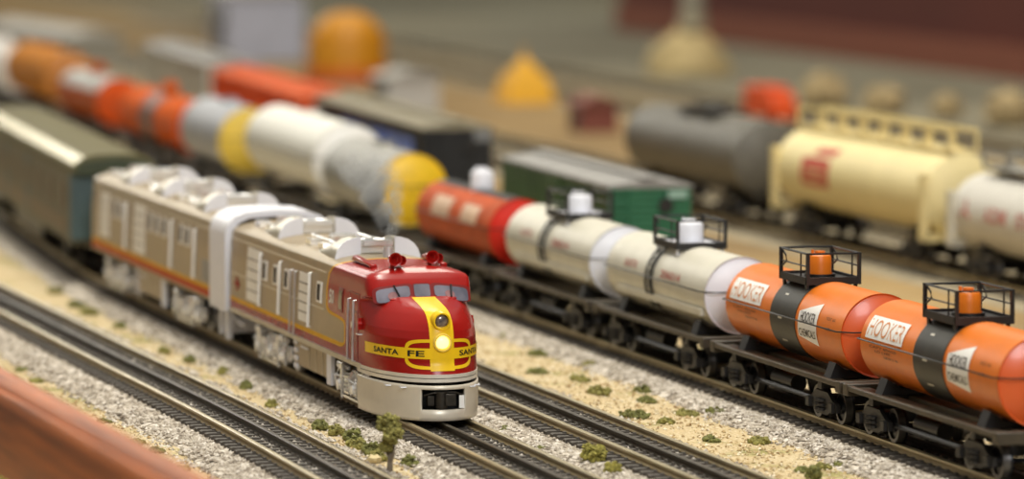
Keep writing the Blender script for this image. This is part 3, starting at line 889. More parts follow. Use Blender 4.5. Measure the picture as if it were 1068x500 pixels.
def tank_car(xc, label, paint, cap_paint, style, group, R=TR, Z=TZ, hl=.94, T=T3, platform=True, dome=None, topdark=None, lcap=None):
    root = thing('tank_car', label, 'tank car', (xc, T(xc), 0), heading(T, xc), group)
    # barrel and dished ends
    b = MB()
    prof = [(-hl-.045,0),(-hl-.042,R*.4),(-hl-.03,R*.75),(-hl-.008,R*.94),(-hl,R),(-hl+.03,R),(-hl*.5,R),(0,R),(hl*.5,R),(hl-.02,R),(hl-.018,R+.004),(hl,R+.004)]
    b.lathe(prof, (0,0,Z), 'x', 56)
    barrel = b.build('tank_barrel', paint, root)
    e = MB(); e.lathe([(hl,R+.003),(hl-.006,R*.97),(hl+.012,R*.8),(hl+.03,R*.5),(hl+.036,0)], (0,0,Z), 'x', 56)
    e.build('tank_end', cap_paint, root)
    # underframe
    f = MB(); L_ = hl+.10
    f.box(-L_, L_, -.055, .055, .165, .215)
    for sg in (-1,1):
        f.box(-L_+.02, L_-.02, sg*.225, sg*.255, .205, .232)
        f.box(-L_+.02, L_-.02, sg*.14, sg*.235, .212, .222)
    f.box(-L_-.02, -L_+.05, -.26, .26, .18, .24); f.box(L_-.05, L_+.02, -.26, .26, .18, .24)
    f.build('underframe', BRNB, root, bevel=.006)
    s = MB()
    for x in (-hl*.74, hl*.74):
        s.prism([(-.2,.222),(.2,.222),(.17,.3),(.1,.252),(-.1,.252),(-.17,.3)], 'x', x-.05, x+.05)
        s.box(x-.03, x+.03, -.24, .24, .17, .215)
    s.build_each('tank_saddle', BLKM, root, recalc=True)
    c = MB(); c.cyl((-.28,-.13,.12),(.05,-.13,.12),.045,n=14); c.tube([(-.5,-.18,.09),(.6,-.18,.09)], .014); c.cyl((.15,.08,.13),(.4,.08,.13),.06,n=14); c.tube([(-.45,-.1,.19),(-.28,-.13,.12)], .012)
    c.build('brake_gear', BLK, root)
    k = MB()
    for sg in (-1, 1): k.box(sg*L_, sg*(L_+.028), -.03, .03, .13, .19); k.box(sg*(L_+.014), sg*(L_+.03), -.045, .045, .12, .20)
    k.build_each('coupler', BLKM, root, bevel=.006)
    freight_truck(root, -hl*.74); freight_truck(root, hl*.74)
    # handrail around the barrel
    h = MB()
    zr = Z+.025
    for sg in (-1,1):
        h.tube([(-hl-.05, sg*(R*.8), zr), (-hl+.02, sg*(R+.022), zr), (hl-.02, sg*(R+.022), zr), (hl+.05, sg*(R*.8), zr)], .0042, 6)
        for x in (-hl*.8,-hl*.4,hl*.4,hl*.8): h.tube([(x,sg*(R-.01),zr-.006),(x,sg*(R+.024),zr)], .005, 6)
    h.tube([(hl+.05,-R*.8,zr),(hl+.05,R*.8,zr)], .0042, 6)
    h.build('handrail', BLK, root)
    if style == 'orange':
        d = MB(); d.lathe([(-.2,R+.001),(-.2,R+.004),(.2,R+.004),(.2,R+.001)], (.02,0,Z), 'x', 56); d.build('black_band', BAND, root)
        g_ = MB()
        for a, w in ((.62,.05),(.02,.06),(-.55,.08)):
            g_.grid(lambda u, v: on_tank(u, v, .0065, R, Z), frange(-.04,-.04+w,4), frange(a,a+.05,4))
        g_.build('band_lettering', GRYT, root, smooth=False)
        w = MB(); tank_patch(w, [(-.87,.17),(-.35,.17),(-.35,.74),(-.87,.74)], R, Z, .003)
        pl_ = w.build('name_plate', WHT2, root)
        t = MB(); text_on(t, 'HOOKER', lambda u, v: on_tank(u, v, .0045, R, Z), -.85, -.37, .24, .66, 0, .0)
        t.build_each('lettering', mat('orange_brown_lettering', (214,140,84), .5, var=.05), pl_, smooth=False)
        w = MB(); tank_patch(w, [(.27,-.27),(.56,-.42),(.56,.66),(.27,.34)], R, Z, .003)
        pl_ = w.build('emblem_plate', WHT2, root)
        t = MB(); text_on(t, 'HOOKER', lambda u, v: on_tank(u, v, .0045, R, Z), .30, .53, .1, .36, 0, .01)
        text_on(t, 'CHEMICALS', lambda u, v: on_tank(u, v, .0045, R, Z), .29, .54, -.25, -.06, 0, .01)
        t.build_each('lettering', TXTD, pl_, smooth=False)
        w = MB()
        for q in range(5):
            text_on(w, ('CAPY 80650','LD LMT','NEW 5 46','TEST 60','SAFETY')[q], lambda u, v: on_tank(u, v, .003, R, Z), (-.80,-.72,-.6,.68,.70)[q], (-.42,-.5,-.4,.82,.8)[q], (-.03,-.12,-.22,.3,.05)[q], (.03,-.06,-.16,.37,.11)[q])
        w.build_each('small_lettering', TXTD, root, smooth=False)
    elif style == 'grey':
        t = MB(); text_on(t, 'GATX', lambda u, v: on_tank(u, v, .003, R, Z), -.60, -.36, .22, .42, 0, .01)
        text_on(t, '206014', lambda u, v: on_tank(u, v, .003, R, Z), .10, .46, .16, .38, 0, .01)
        t.build_each('lettering', TXTR, root, smooth=False)
        l = MB()
        for x in (-.14, -.03): l.tube([on_tank(x, a, .012, R, Z) for a in frange(.9,-.75,9)], .007, 6)
        for a in frange(.8,-.7,9): l.tube([on_tank(-.14, a, .012, R, Z), on_tank(-.03, a, .012, R, Z)], .0045, 5)
        l.build('side_ladder', BAND, root)
        l = MB(); l.lathe([(-.028,R+.001),(-.028,R+.004),(.0,R+.004),(.0,R+.001)], (-.075,0,Z), 'x', 48); l.build('tank_strap', BAND, root)
        l = MB(); l.box(-hl+.2, hl-.06, -R-.006, -R+.03, Z-.11, Z-.075); l.build('side_step_board', GRYT, root)
    elif style == 'redcream':
        cr = mat('cream_panel', (214,180,150), .5, var=.15)
        w = MB(); tank_patch(w, [(-.55,.05),(-.1,.05),(-.1,.75),(-.55,.75)], R, Z); tank_patch(w, [(.2,.1),(.6,.1),(.6,.7),(.2,.7)], R, Z); w.build_each('side_panel', cr, root)
        w = MB(); w.lathe([(-hl+.02,R+.004),(hl-.05,R+.004)], (0,0,Z), 'x', 24, a0=PI/2-.6, a1=PI/2+.35); w.build('walkway_top', BLK, root)
    # dome and platform
    dr = .06 if style == 'orange' else .075
    dz = Z+R-.03
    d = MB(); dh = .79
    d.lathe([(dz,dr),(dh-.02,dr),(dh-.008,dr*.9),(dh,dr*.6),(dh+.003,0)], (0,0,0), 'z', 28)
    d.lathe([(dz+.045,dr+.006),(dz+.06,dr+.006)], (0,0,0), 'z', 28)
    dm = d.build('tank_dome', dome or paint, root)
    v = MB(); v.cyl((.0,0,dh-.005),(.0,0,dh+.014),dr*.45,n=14); v.cyl((-.03,-.03,dh-.01),(-.03,-.03,dh+.018),.009,n=8); v.build('dome_hatch', dome or paint, dm)
    if platform:
        pz = Z+R+.005; hx, hy = .215, .14
        pm = BLK if style == 'orange' else WHT
        p = MB()
        for sg in (-1, 1): p.box(-hx, hx, sg*(dr+.012), sg*hy, pz-.008, pz+.004)
        for sg in (-1, 1): p.box(sg*(dr+.012), sg*hx, -dr-.012, dr+.012, pz-.008, pz+.004)
        for sg in (-1, 1): p.prism([(sg*hy,pz-.008),(sg*(hy-.01),pz-.008),(sg*.12,pz-.075),(sg*.135,pz-.075)], 'x', -hx+.02, -hx+.05); p.prism([(sg*hy,pz-.008),(sg*(hy-.01),pz-.008),(sg*.12,pz-.075),(sg*.135,pz-.075)], 'x', hx-.05, hx-.02)
        po = p.build('dome_platform', pm, root, recalc=True)
        p = MB()
        for sg in (-1, 1): p.box(-hx-.004, hx+.004, sg*(hy-.004), sg*(hy+.008), pz-.02, pz+.018); p.box(sg*(hx-.004), sg*(hx+.008), -hy, hy, pz-.02, pz+.018)
        p.build('platform_edge', BLK, po)
        for sx in (-1,1):
            for sy in (-1,1):
                q = MB(); q.box(sx*hx-.011, sx*hx+.011, sy*hy-.008, sy*hy+.008, pz-.02, pz+.145); q.build('railing_post', BLK, po)
        q = MB(); zt_ = pz+.14
        q.tube([(-hx,-hy,zt_),(hx,-hy,zt_),(hx,hy,zt_),(-hx,hy,zt_),(-hx,-hy,zt_)], .0062, 6)
        q.tube([(-hx,-hy,pz+.075),(hx,-hy,pz+.075)], .0045, 6); q.tube([(-hx,hy,pz+.075),(hx,hy,pz+.075)], .0045, 6)
        for sy in (-1,1): q.tube([(-hx+.005,sy*hy,zt_),(-hx+.075,sy*hy,zt_-.03),(-hx+.09,sy*hy,zt_-.06),(-hx+.02,sy*hy,pz+.05)], .0055, 6); q.tube([(hx-.11,sy*hy,zt_),(hx-.11,sy*hy,pz)], .0045, 6)
        q.build('railing', BLK, po)
        if style == 'orange':
            q = MB(); q.cyl((0,0,pz),(0,0,pz+.02),dr+.02,n=24); q.build('dome_skirt', BLK, po)
    return root
TG = 'single dome tank cars of the long tank train'
tank_car(2.05, 'foremost orange tank car, the one cut by the edge of the photo', ORG, ORGE, 'orange', TG, dome=ORG)
tank_car(-.11, 'orange tank car with black middle band coupled in front of the grey tank cars', ORG, ORGE, 'orange', TG, dome=ORG)
tank_car(-2.35, 'pale grey tank car coupled directly behind the middle orange tank car', GRYT, WHT, 'grey', TG, dome=WHT)
tank_car(-4.58, 'pale grey tank car next to the tank car with the red end', GRYT, WHT, 'grey', TG, dome=WHT)
tank_car(-6.86, 'rust orange tank car with cream side panels and bright red round end', mat('rust_orange_paint', (188,84,42), .6, spec=.15, var=.2), mat('bright_red_end', (206,44,28), .5, spec=.2), 'redcream', TG, platform=False, dome=WHT)
GRYM = mat('mid_grey_tank', (150,148,140), .45, var=.12)
tank_car(-9.62, 'grey tank car with bright yellow round end behind the smoke', GRYM, mat('bright_yellow_end', (240,196,32), .4), 'plain', TG, R=.25, Z=.535, platform=False)
tank_car(-12.3, 'large white tank car between two cars with yellow ends', mat('chalk_white_tank', (226,224,214), .5, var=.05), WHT2, 'plain', TG, R=.27, Z=.59, hl=1.4, platform=False)
tank_car(-15.85, 'bluish grey tank car with a pale yellow end behind the large white one', mat('blue_grey_tank', (158,160,166), .5, var=.15), mat('pale_yellow_end', (226,192,72), .5), 'plain', TG, R=.27, Z=.50, platform=False)
o = tank_car(-18.85, 'far orange tank car with a dark band round its middle', mat('matt_far_orange', (206,92,28), .75, spec=.08), mat('matt_far_orange_end', (206,84,34), .75, spec=.08), 'plain', TG, R=.23, Z=.46, hl=1.45, platform=False)
d = MB(); d.lathe([(-.3,.232),(-.3,.236),(.3,.236),(.3,.232)], (0,0,.46), 'x', 40); d.build('black_band', BAND, o)
o = tank_car(-22.8, 'far orange brown tank car with a grey top', mat('orange_brown_paint', (176,86,38), .75, spec=.08, var=.15), mat('matt_far_orange_end', (0,0,0)), 'plain', TG, R=.23, Z=.46, hl=1.2, platform=False)
d = MB(); d.lathe([(-1.1,.234),(1.1,.234)], (0,0,.46), 'x', 24, a0=PI/2-.7, a1=PI/2+1.1); d.build('grey_top', GRYM, o)
tank_car(-25.9, 'far ochre tank car beyond the orange brown one with a grey top', mat('ochre_paint', (190,122,44), .75, spec=.08, var=.12), mat('ochre_end', (188,120,44), .5), 'plain', TG, R=.27, Z=.56, hl=1.35, platform=False)
tank_car(-29.2, 'far white tank car coupled beyond the ochre one as the last of its train', mat('dull_white_tank', (214,208,200), .5, var=.06), WHT2, 'plain', TG, R=.26, Z=.5, hl=1.25, platform=False)

# ------------------------------------------------------------------ passenger coach
OLV = mat('olive_green_coach', (82,76,50), .5, .0, var=.1, scale=4)
OLR = mat('olive_coach_roof', (104,98,70), .65, .0, spec=.15, var=.06)
def coach(x0, x1, label):
    cx = (x0+x1)/2; L_ = (x1-x0)/2
    root = thing('passenger_coach', label, 'passenger coach', (cx, T1(cx), 0), heading(T1, cx))
    b = MB(); b.box(-L_, L_, -.285, .285, .2, .70); b.build('coach_body', OLV, root, bevel=.01)
    poly = [(-.292,.685),(-.292,.715),(-.275,.75),(-.235,.785),(-.18,.808),(-.12,.82),(.12,.82),(.18,.808),(.235,.785),(.275,.75),(.292,.715),(.292,.685)]
    b = MB(); b.prism(poly, 'x', -L_-.04, L_+.04); b.build('coach_roof', OLR, root, recalc=True, angle=60)
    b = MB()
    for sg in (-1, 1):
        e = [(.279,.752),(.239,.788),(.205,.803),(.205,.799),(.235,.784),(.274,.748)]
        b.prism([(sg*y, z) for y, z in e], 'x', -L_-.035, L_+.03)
    b.build_each('eave_highlight', mat('eave_highlight_paint', (222,212,172), .22, .5, var=.05), root, recalc=True, angle=60)  # pale glossy strip: the highlight along the roof edge put into the colour
    b = MB(); b.prism([(-.27,.69),(-.27,.725),(-.23,.77),(0,.80),(.23,.77),(.27,.725),(.27,.69)], 'x', L_+.03, L_+.09); b.build('roof_end', mat('dark_green_end', (58,66,44), .45), root, recalc=True)
    for i in range(8):
        x = -L_+.62+i*(2*L_-1.2)/7
        w = MB(); w.box(x-.16, x+.16, -.289, -.281, .42, .60); f = w.build('coach_window', mat('brown_frame', (96,76,48), .5), root)
        w = MB(); w.box(x-.13, x+.13, -.292, -.288, .44, .58); w.build('window_pane', mat('dim_pane', (92,76,50), .5, var=.2), f)
    w = MB(); w.box(-L_+.3, L_-.4, -.288, -.284, .26, .36); w.build('side_panel', mat('brown_panel', (104,84,54), .5, var=.1), root)
    b = MB()
    for x in (L_-.09, -L_+.02): b.box(x, x+.07, -.296, -.283,   .24, .695)
    b.box(L_-.002, L_+.01, -.285, .285, .24, .69); b.box(0.3,.42,-.291,-.283,.24,.66); b.box(-1.1,-.98,-.291,-.283,.24,.66)
    b.build_each('corner_post', mat('slate_blue_green', (78,98,100), .5), root)
    b = MB(); b.box(L_, L_+.12, -.12, .12, .25, .66); b.build('vestibule', BLKM, root)
    b = MB(); b.box(-L_+.05, L_-.05, -.16, .16, .17, .23); b.box(-.9,.9,-.24,-.1,.08,.2); b.build('underframe', BLK, root)
    for s_ in (-1, 1): freight_truck(root, s_*(L_-.85), wb=.24)
    return root
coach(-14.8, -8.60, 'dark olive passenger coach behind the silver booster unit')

# ------------------------------------------------------------------ boxcars on the second line
def boxcar(xc, L_, label, side, roofm, endm, T, zt=.66, W=.28, ribs=True, panel=None, group=None, rot=None):
    root = thing('boxcar', label, 'boxcar', (xc, T(xc), 0), heading(T, xc), group)
    b = MB(); b.box(-L_, L_, -W, W, .2, zt); b.build('car_body', side, root)
    b = MB(); b.prism([(-W-.012,zt-.005),(-W-.012,zt+.012),(-W*.5,zt+.035),(0,zt+.05),(W*.5,zt+.035),(W+.012,zt+.012),(W+.012,zt-.005)], 'x', -L_-.02, L_+.02)
    n = int(L_*2/.35)
    for i in range(n): x = -L_+.15+i*(2*L_-.3)/max(1,n-1); b.prism([(-W-.014,zt+.016),(0,zt+.056),(W+.014,zt+.016),(0,zt+.04)], 'x', x-.012, x+.012)
    rf = b.build('car_roof', roofm, root, recalc=True)
    b = MB(); b.box(-L_-.03, L_+.03, -.055, .055, zt+.056, zt+.068); b.build('roof_walk', roofm, rf)
    if ribs:
        b = MB(); nz_ = 9
        for i in range(nz_):
            z = .25+i*(zt-.3)/(nz_-1); b.cyl((L_+.002,-W+.03,z),(L_+.002,W-.03,z),.014,n=8)
        b.build('corrugated_end', endm, root)
        b = MB()
        n = int(L_*2/.17)
        for i in range(n):
            x = -L_+.05+i*(2*L_-.1)/(n-1)
            if abs(x) > .22: b.box(x-.008, x+.008, -W-.008, -W, .22, zt-.01)
        b.build_each('side_rib', side, root, tol=.2)
    b = MB(); b.box(-.22,.22,-W-.016,-W-.002,.215,zt-.02); d = b.build('sliding_door', panel or side, root)
    b = MB()
    for z in (.3,.44,.58): b.box(-.2,.2,-W-.022,-W-.014,z-.008,z+.008)
    b.build('door_bar', side, d)
    b = MB()
    for y in (-W+.03,-W+.13): b.tube([(L_+.022,y,.22),(L_+.022,y,zt)], .006)
    for i in range(6): z = .25+i*.075; b.tube([(L_+.022,-W+.03,z),(L_+.022,-W+.13,z)], .005)
    b.build('end_ladder', endm, root)
    b = MB(); b.cyl((L_+.03,.1,zt-.12),(L_+.04,.1,zt-.12),.05,n=18); b.build('brake_wheel', BLKM, root)
    b = MB(); b.box(-L_+.03, L_-.03, -.12, .12, .15, .205); b.box(L_-.01,L_+.1,-.03,.03,.12,.18); b.box(-L_-.1,-L_+.01,-.03,.03,.12,.18); b.build('underframe', BLK, root)
    for s_ in (-1,1): freight_truck(root, s_*(L_-.38))
    return root
GRN = mat('boxcar_green', (38,104,70), .5, var=.08); GRND = mat('boxcar_side_green', (62,92,48), .5, var=.2, scale=5)
GRF = mat('grey_boxcar_roof', (150,148,144), .5, .1, var=.1)
o = boxcar(-8.35, 1.52, 'green boxcar with a grey roof behind the pale grey tank cars', GRND, GRF, GRN, T4, .655)
b = MB(); b.box(1.521,1.526,-.28,.28,.2,.655); b.build('end_wall', GRN, o)
b = MB(); b.box(1.53,1.545,.12,.25,.58,.63); b.build('end_placard', mat('pale_green_placard', (150,182,168), .5), o)
BK = mat('boxcar_black', (16,17,19), .5, var=.2)
TAUPE = mat('taupe_car_roof', (142,134,112), .5, .1, var=.1)
o = boxcar(-15.15, 2.35, 'long black boxcar with a taupe roof and blue lower side panels', BK, TAUPE, BK, T4, .70)
b = MB()
for i in range(5): b.box(-1.0+i*.62, -.5+i*.62, -.30, -.282, .40, .60)
b.build_each('side_panel', mat('deep_blue_panel', (52,96,200), .5, var=.3, scale=16, c2=(130,146,190)), o)
b = MB(); b.box(2.36,2.375,.13,.27,.60,.69); b.build('end_placard', mat('grey_placard', (120,122,124), .5), o)
boxcar(-20.9, 2.6, 'bright orange red boxcar behind the white tank car', mat('orange_red_boxcar', (216,84,36), .7, spec=.1, var=.12), mat('orange_roof', (214,104,64), .7, spec=.1, var=.12), ORGE, T4, .66)
boxcar(-26.5, 2.6, 'pale grey boxcar coupled behind the orange red boxcar', mat('pale_grey_boxcar', (176,174,164), .5, var=.1), GRF, GRYT, T4, .70)

# ------------------------------------------------------------------ rear yard train
CRM = mat('cream_hopper_paint', (232,216,160), .5, var=.05, scale=3)
CRE = mat('cream_frame_paint', (226,208,150), .5, var=.06)
def big_tank(xc, hl, R, Z, label, paint, endm, name='tank_car', cat='tank car', walk=None, legs=None):
    root = thing(name, label, cat, (xc, T5(xc), 0), heading(T5, xc))
    b = MB(); b.lathe([(-hl-.06,0),(-hl-.05,R*.5),(-hl-.02,R*.85),(-hl,R),(-hl*.4,R*1.0),(0,R*1.01),(hl*.4,R),(hl,R),(hl+.02,R*.85),(hl+.05,R*.5),(hl+.06,0)], (0,0,Z), 'x', 56)
    b.build('tank_barrel', paint, root)
    b = MB()
    for s_ in (-1,1): b.box(s_*(hl+.12), s_*(hl-.7), -.1, .1, .15, .215); b.box(s_*(hl-.42)-.06, s_*(hl-.42)+.06, -.22, .22, .17, max(.23, Z-R+.05))
    for s_ in (-1,1): b.box(s_*(hl+.1), s_*(hl+.19), -.03, .03, .12, .18)
    b.build_each('underframe', BLK, root)
    for s_ in (-1,1): freight_truck(root, s_*(hl-.42))
    if legs:
        for s_ in (-1,1):
            b = MB()
            for y in (-1,1): b.box(s_*(hl+.0)-.045, s_*(hl+.0)+.045, y*(R-.02), y*(R+.02), .2, Z+R*.55)
            b.box(s_*(hl+.0)-.045, s_*(hl+.0)+.045, -R, R, .19, .24)
            b.build('end_frame', legs, root)
    if walk:
        wz0, wz1, wm, wx = walk
        b = MB(); b.box(-wx, wx, -.1, .1, wz0-.012, wz0+.012); p = b.build('walkway', wm, root)
        for i in range(8):
            x = -wx+i*2*wx/7
            for sg in (-1,1):
                q = MB(); q.box(x-.014,x+.014,sg*.1-.01,sg*.1+.01,wz0,wz1); q.build('railing_post', wm, p)
        q = MB()
        for sg in (-1,1): 
            q.box(-wx,wx,sg*.1-.012,sg*.1+.012,wz1-.025,wz1)
        q.build('railing', wm, p)
        b = MB()
        for i in range(6): x = -wx+.2+i*(2*wx-.4)/5; b.cyl((x,0,Z+R-.03),(x,0,wz0+.03),.07,n=14)
        b.build_each('roof_hatch', wm, root)
    return root
o = big_tank(-9.13, 1.6, .29, .50, 'cream cylindrical hopper with a long roof railing and red square emblem', CRM, CRE, 'hopper_car', 'hopper car', (.80,.96,CRE,1.6), CRE)
REDL = mat('brick_red_emblem', (190,62,44), .5, var=.08)
b = MB(); tank_patch(b, [(-1.0,-.3),(-.4,-.3),(-.4,.42),(-1.0,.42)], .29, .50, .004); tank_patch(b, [(-.8,.5),(-.35,.56),(-.3,.78),(-.75,.72)], .29, .50, .004)
e = b.build('emblem', REDL, o)
b = MB()
for a in (-.12,.12): tank_patch(b, [(-.9,a-.03),(-.5,a-.03),(-.5,a+.03),(-.9,a+.03)], .29, .50, .006)
b.build_each('emblem_bar', CRM, e)
o = big_tank(-13.2, 1.45, .29, .49, 'dark grey tank car left of the cream hopper in the rear yard', mat('dark_grey_tank', (98,94,84), .5, var=.15), BLKM, walk=None)
b = MB(); b.cyl((0,0,.75),(0,0,.86),.13,n=20); b.build('tank_dome', mat('dark_grey_tank', (0,0,0)), o)
b = MB(); b.box(-.5,.5,-.16,.16,.79,.805); b.build('dome_platform', BLKM, o)
o = big_tank(-5.37, 1.7, .26, .43, 'greyish white tank car with red lettering right of the cream hopper', mat('greyish_white_tank', (204,200,190), .5, var=.05), WHT2, walk=(.74,.86,GRYM,1.5), legs=GRYT)
b = MB()
text_on(b, 'A', lambda u, v: on_tank(u, v, .004, .26, .43), -1.55, -1.35, -.1, .4, 0, .02)
text_on(b, 'ADM', lambda u, v: on_tank(u, v, .004, .26, .43), -1.1, -.7, -.1, .3, 0, .02)
text_on(b, 'SYRUP', lambda u, v: on_tank(u, v, .004, .26, .43), -.5, .2, -.1, .3, 0, .02)
b.build_each('lettering', mat('muted_red_lettering', (190,110,100), .5), o, smooth=False)

# ------------------------------------------------------------------ far scenery (each thing on its own)
def on_ground(name, label, cat, x, y, rz=0., group=None):
    return thing(name, label, cat, (x, y, ZG), rz, group)
# yellow domed silo with red base
o = on_ground('storage_silo', 'yellow round topped silo with a rust red base far behind', 'silo', -36.0, 8.15)
b = MB(); b.lathe([(.0,.5),(.12,.5),(.5,.5),(.66,.45),(.80,.33),(.88,.18),(.9,0)], (0,0,0), 'z', 32); b.build('silo_shell', mat('silo_yellow', (206,140,22), .5, var=.12), o)
b = MB(); b.lathe([(0,.54),(.16,.54),(.17,.5)], (0,0,0), 'z', 32); b.build('silo_base', mat('silo_red', (190,84,34), .5), o)
b = MB()
for z in (.35,.6): b.lathe([(z,.508),(z+.03,.508)], (0,0,0), 'z', 32)
b.build('silo_hoop', mat('silo_hoop_brown', (176,120,30), .5), o)
def hut(name, label, cat, x, y, sx, sy, h, wallm, roofm, rh=.15, rz=0., door=True):
    o = on_ground(name, label, cat, x, y, rz)
    b = MB(); b.box(-sx,sx,-sy,sy,0,h); b.build('wall', wallm, o)
    b = MB(); b.prism([(-sy-.04,h-.01),(0,h+rh),(sy+.04,h-.01)], 'x', -sx-.05, sx+.05); b.build('roof', roofm, o, recalc=True)
    if door:
        b = MB(); b.box(-.12*sx*3,.12*sx*3,-sy-.01,-sy,0,h*.6); b.build('door', mat('dark_doorway', (70,62,54), .6), o)
        for k in (-.6,.6):
            b = MB(); b.box(sx*k-.1*sx*2,sx*k+.1*sx*2,-sy-.01,-sy,h*.5,h*.8); b.build('window', mat('dull_window', (90,98,110), .3), o)
    return o
hut('warehouse', 'pale blue grey warehouse beside the yellow silo', 'building', -42.5, 8.4, .6, .55, .95, mat('pale_blue_wall', (176,180,196), .6, var=.1), mat('pale_roof', (184,182,178), .6), .2)
hut('storehouse', 'small whitish storehouse between the yellow silo and the black boxcar', 'building', -29.0, 7.15, .36, .3, .42, mat('whitish_wall', (196,194,188), .6), mat('grey_roof', (176,174,168), .6), .08)
o = on_ground('peaked_tent', 'yellow peaked tent far behind the black boxcar', 'tent', -30.65, 9.0)
b = MB(); b.add([(-.34,-.3,0),(.34,-.3,0),(.34,.3,0),(-.34,.3,0),(-.27,-.24,.26),(.27,-.24,.26),(.27,.24,.26),(-.27,.24,.26),(0,0,.56)], [(0,1,5,4),(1,2,6,5),(2,3,7,6),(3,0,4,7),(4,5,8),(5,6,8),(6,7,8),(7,4,8)])
b.build('tent_canvas', mat('tent_yellow', (226,168,28), .6, var=.1), o)
b = MB(); b.cyl((0,0,.5),(0,0,.64),.02); b.build('tent_pole', mat('tent_yellow', (0,0,0)), o)
hut('shed', 'dull dark red shed behind the green boxcar', 'shed', -24.9, 8.15, .24, .2, .3, mat('dull_red_wall', (132,74,62), .7), mat('dull_red_roof', (120,72,60), .7), .1)
# orange truck
o = on_ground('toy_truck', 'bright orange red truck behind the dark grey tank car', 'truck', -25.2, 10.2, .1)
b = MB(); b.box(-.36,.2,-.15,.15,.12,.44); b.build('cargo_box', mat('truck_orange', (226,84,28), .5), o, bevel=.02)
b = MB(); b.prism([(.22,.1),(.42,.1),(.42,.24),(.36,.36),(.22,.38)], 'y', -.14, .14); b.build('cab', mat('truck_orange', (0,0,0)), o, bevel=.02, recalc=True)
for x in (-.24,.3):
    for y in (-.15,.15):
        b = MB(); b.cyl((x,y-.02,.07),(x,y+.02,.07),.07,n=14); b.build('wheel', BLK, o)
# plaster mound and post
o = on_ground('plaster_mound', 'pale cream mound around the foot of the grey post', 'mound', -36.5, 12.85)
b = MB(); b.ball((0,0,0), .62, (1.0,.9,.95), 20, .25, 0, 3)
b.build('mound_surface', mat('cream_plaster', (190,170,122), .8, var=.1, bump=.3, bscale=12), o)
o = thing('support_post', 'grey upright post rising out of the cream mound', 'post', (-36.5, 12.92, .53))
b = MB(); b.cyl((0,0,.0),(0,0,3.2),.155,.15,n=20); b.build('post_shaft', mat('post_grey', (146,142,126), .6, var=.08), o)
b = MB(); b.cyl((0,0,.0),(0,0,.18),.2,.17,n=20); b.build('post_collar', mat('post_collar_grey', (156,148,124), .6), o)
# boulders along the far right
for i, (x, y, s) in enumerate(((-28.6,12.0,.30),(-27.0,12.15,.24),(-26.2,12.6,.2),(-24.6,12.7,.28),(-23.4,13.0,.22))):
    b = MB(); b.ball((0,0,s*.55), s, (1.15,.85,.8), 16, .5, 0, i+1)
    o = b.build('boulder', mat('pale_sandstone', (168,148,108), .85, var=.15, bump=.3, bscale=14))
    o.location = (x, y, ZG)
    tag(o, ('first','second','third','fourth','fifth')[i]+' pale sandstone boulder from the grey post in the row before the red wall', 'boulder', 'pale boulders before the red wall')
# dark trees at the far left
def far_tree(x, y, h, label, seed):
    o = on_ground('bushy_tree', label, 'tree', x, y, 0, 'dark trees behind the tail of the tank train')
    b = MB(); b.tube([(0,0,0),(.02,0,h*.3),(0,.02,h*.55)], [.05,.04,.02], 8); b.build('trunk', mat('trunk_brown', (84,70,52), .8), o)
    b = MB(); rn = random.Random(seed)
    for i in range(16):
        b.ball((rn.uniform(-.3,.3)*h, rn.uniform(-.3,.3)*h, h*rn.uniform(.35,.85)), h*rn.uniform(.16,.26), (1,1,.8), 10, .6, 0, seed+i)
    b.build('foliage', mat('dark_olive_foliage', (72,78,54), .9, var=.4, scale=20, bump=.5), o)
far_tree(-30.5, 4.9, .55, 'dark olive bushy tree standing behind the far ochre tank car', 3)
far_tree(-27.0, 5.0, .5, 'dark olive bushy tree behind the pale grey boxcar', 5)
far_tree(-34.0, 6.2, .5, 'dark olive bushy tree standing farthest back of the three', 9)
# long pale buildings at far left
hut('platform_shelter', 'long pale grey low shelter far beyond the ochre tank car', 'building', -46.0, 6.1, 2.2, .4, .3, mat('pale_shelter_wall', (160,156,142), .7), mat('pale_shelter_roof', (186,182,172), .6), .12, .12)

# ------------------------------------------------------------------ room: red wall behind, wooden rail in front
WR = bpy.data.materials.new('dark_red_wall_paint'); WR.use_nodes = True
nt = WR.node_tree; bs = nt.nodes['Principled BSDF']; bs.inputs['Roughness'].default_value = .8
nz_ = nt.nodes.new('ShaderNodeTexNoise'); nz_.inputs['Scale'].default_value = .25; nz_.inputs['Detail'].default_value = 2
rp = nt.nodes.new('ShaderNodeValToRGB'); rp.color_ramp.elements[0].color = srgb(76,20,5); rp.color_ramp.elements[1].color = srgb(94,32,12)
tcn = nt.nodes.new('ShaderNodeTexCoord'); nt.links.new(tcn.outputs['Object'], nz_.inputs['Vector']); nt.links.new(nz_.outputs['Fac'], rp.inputs['Fac']); nt.links.new(rp.outputs['Color'], bs.inputs['Base Color'])
b = MB(); b.box(-52, 9, 16.6, 16.9, ZG-.3, 11); struct(b.build('wall_back', WR))
b = MB(); b.box(-52, 9, 16.5, 16.6, ZG, .35); struct(b.build('baseboard_back', mat('wall_foot', (128,70,48), .8)))
b = MB(); b.box(-80.4, -80, -4, 40, ZG-.3, 16); struct(b.build('wall_left', mat('grey_beige_wall', (150,146,128), .9, var=.06, scale=.3)))

b = MB(); b.box(-80, 60, -40, 40, -9.2, -9.0); struct(b.build('floor', mat('room_floor_grey', (112,106,96), .7, var=.1, scale=.4)))
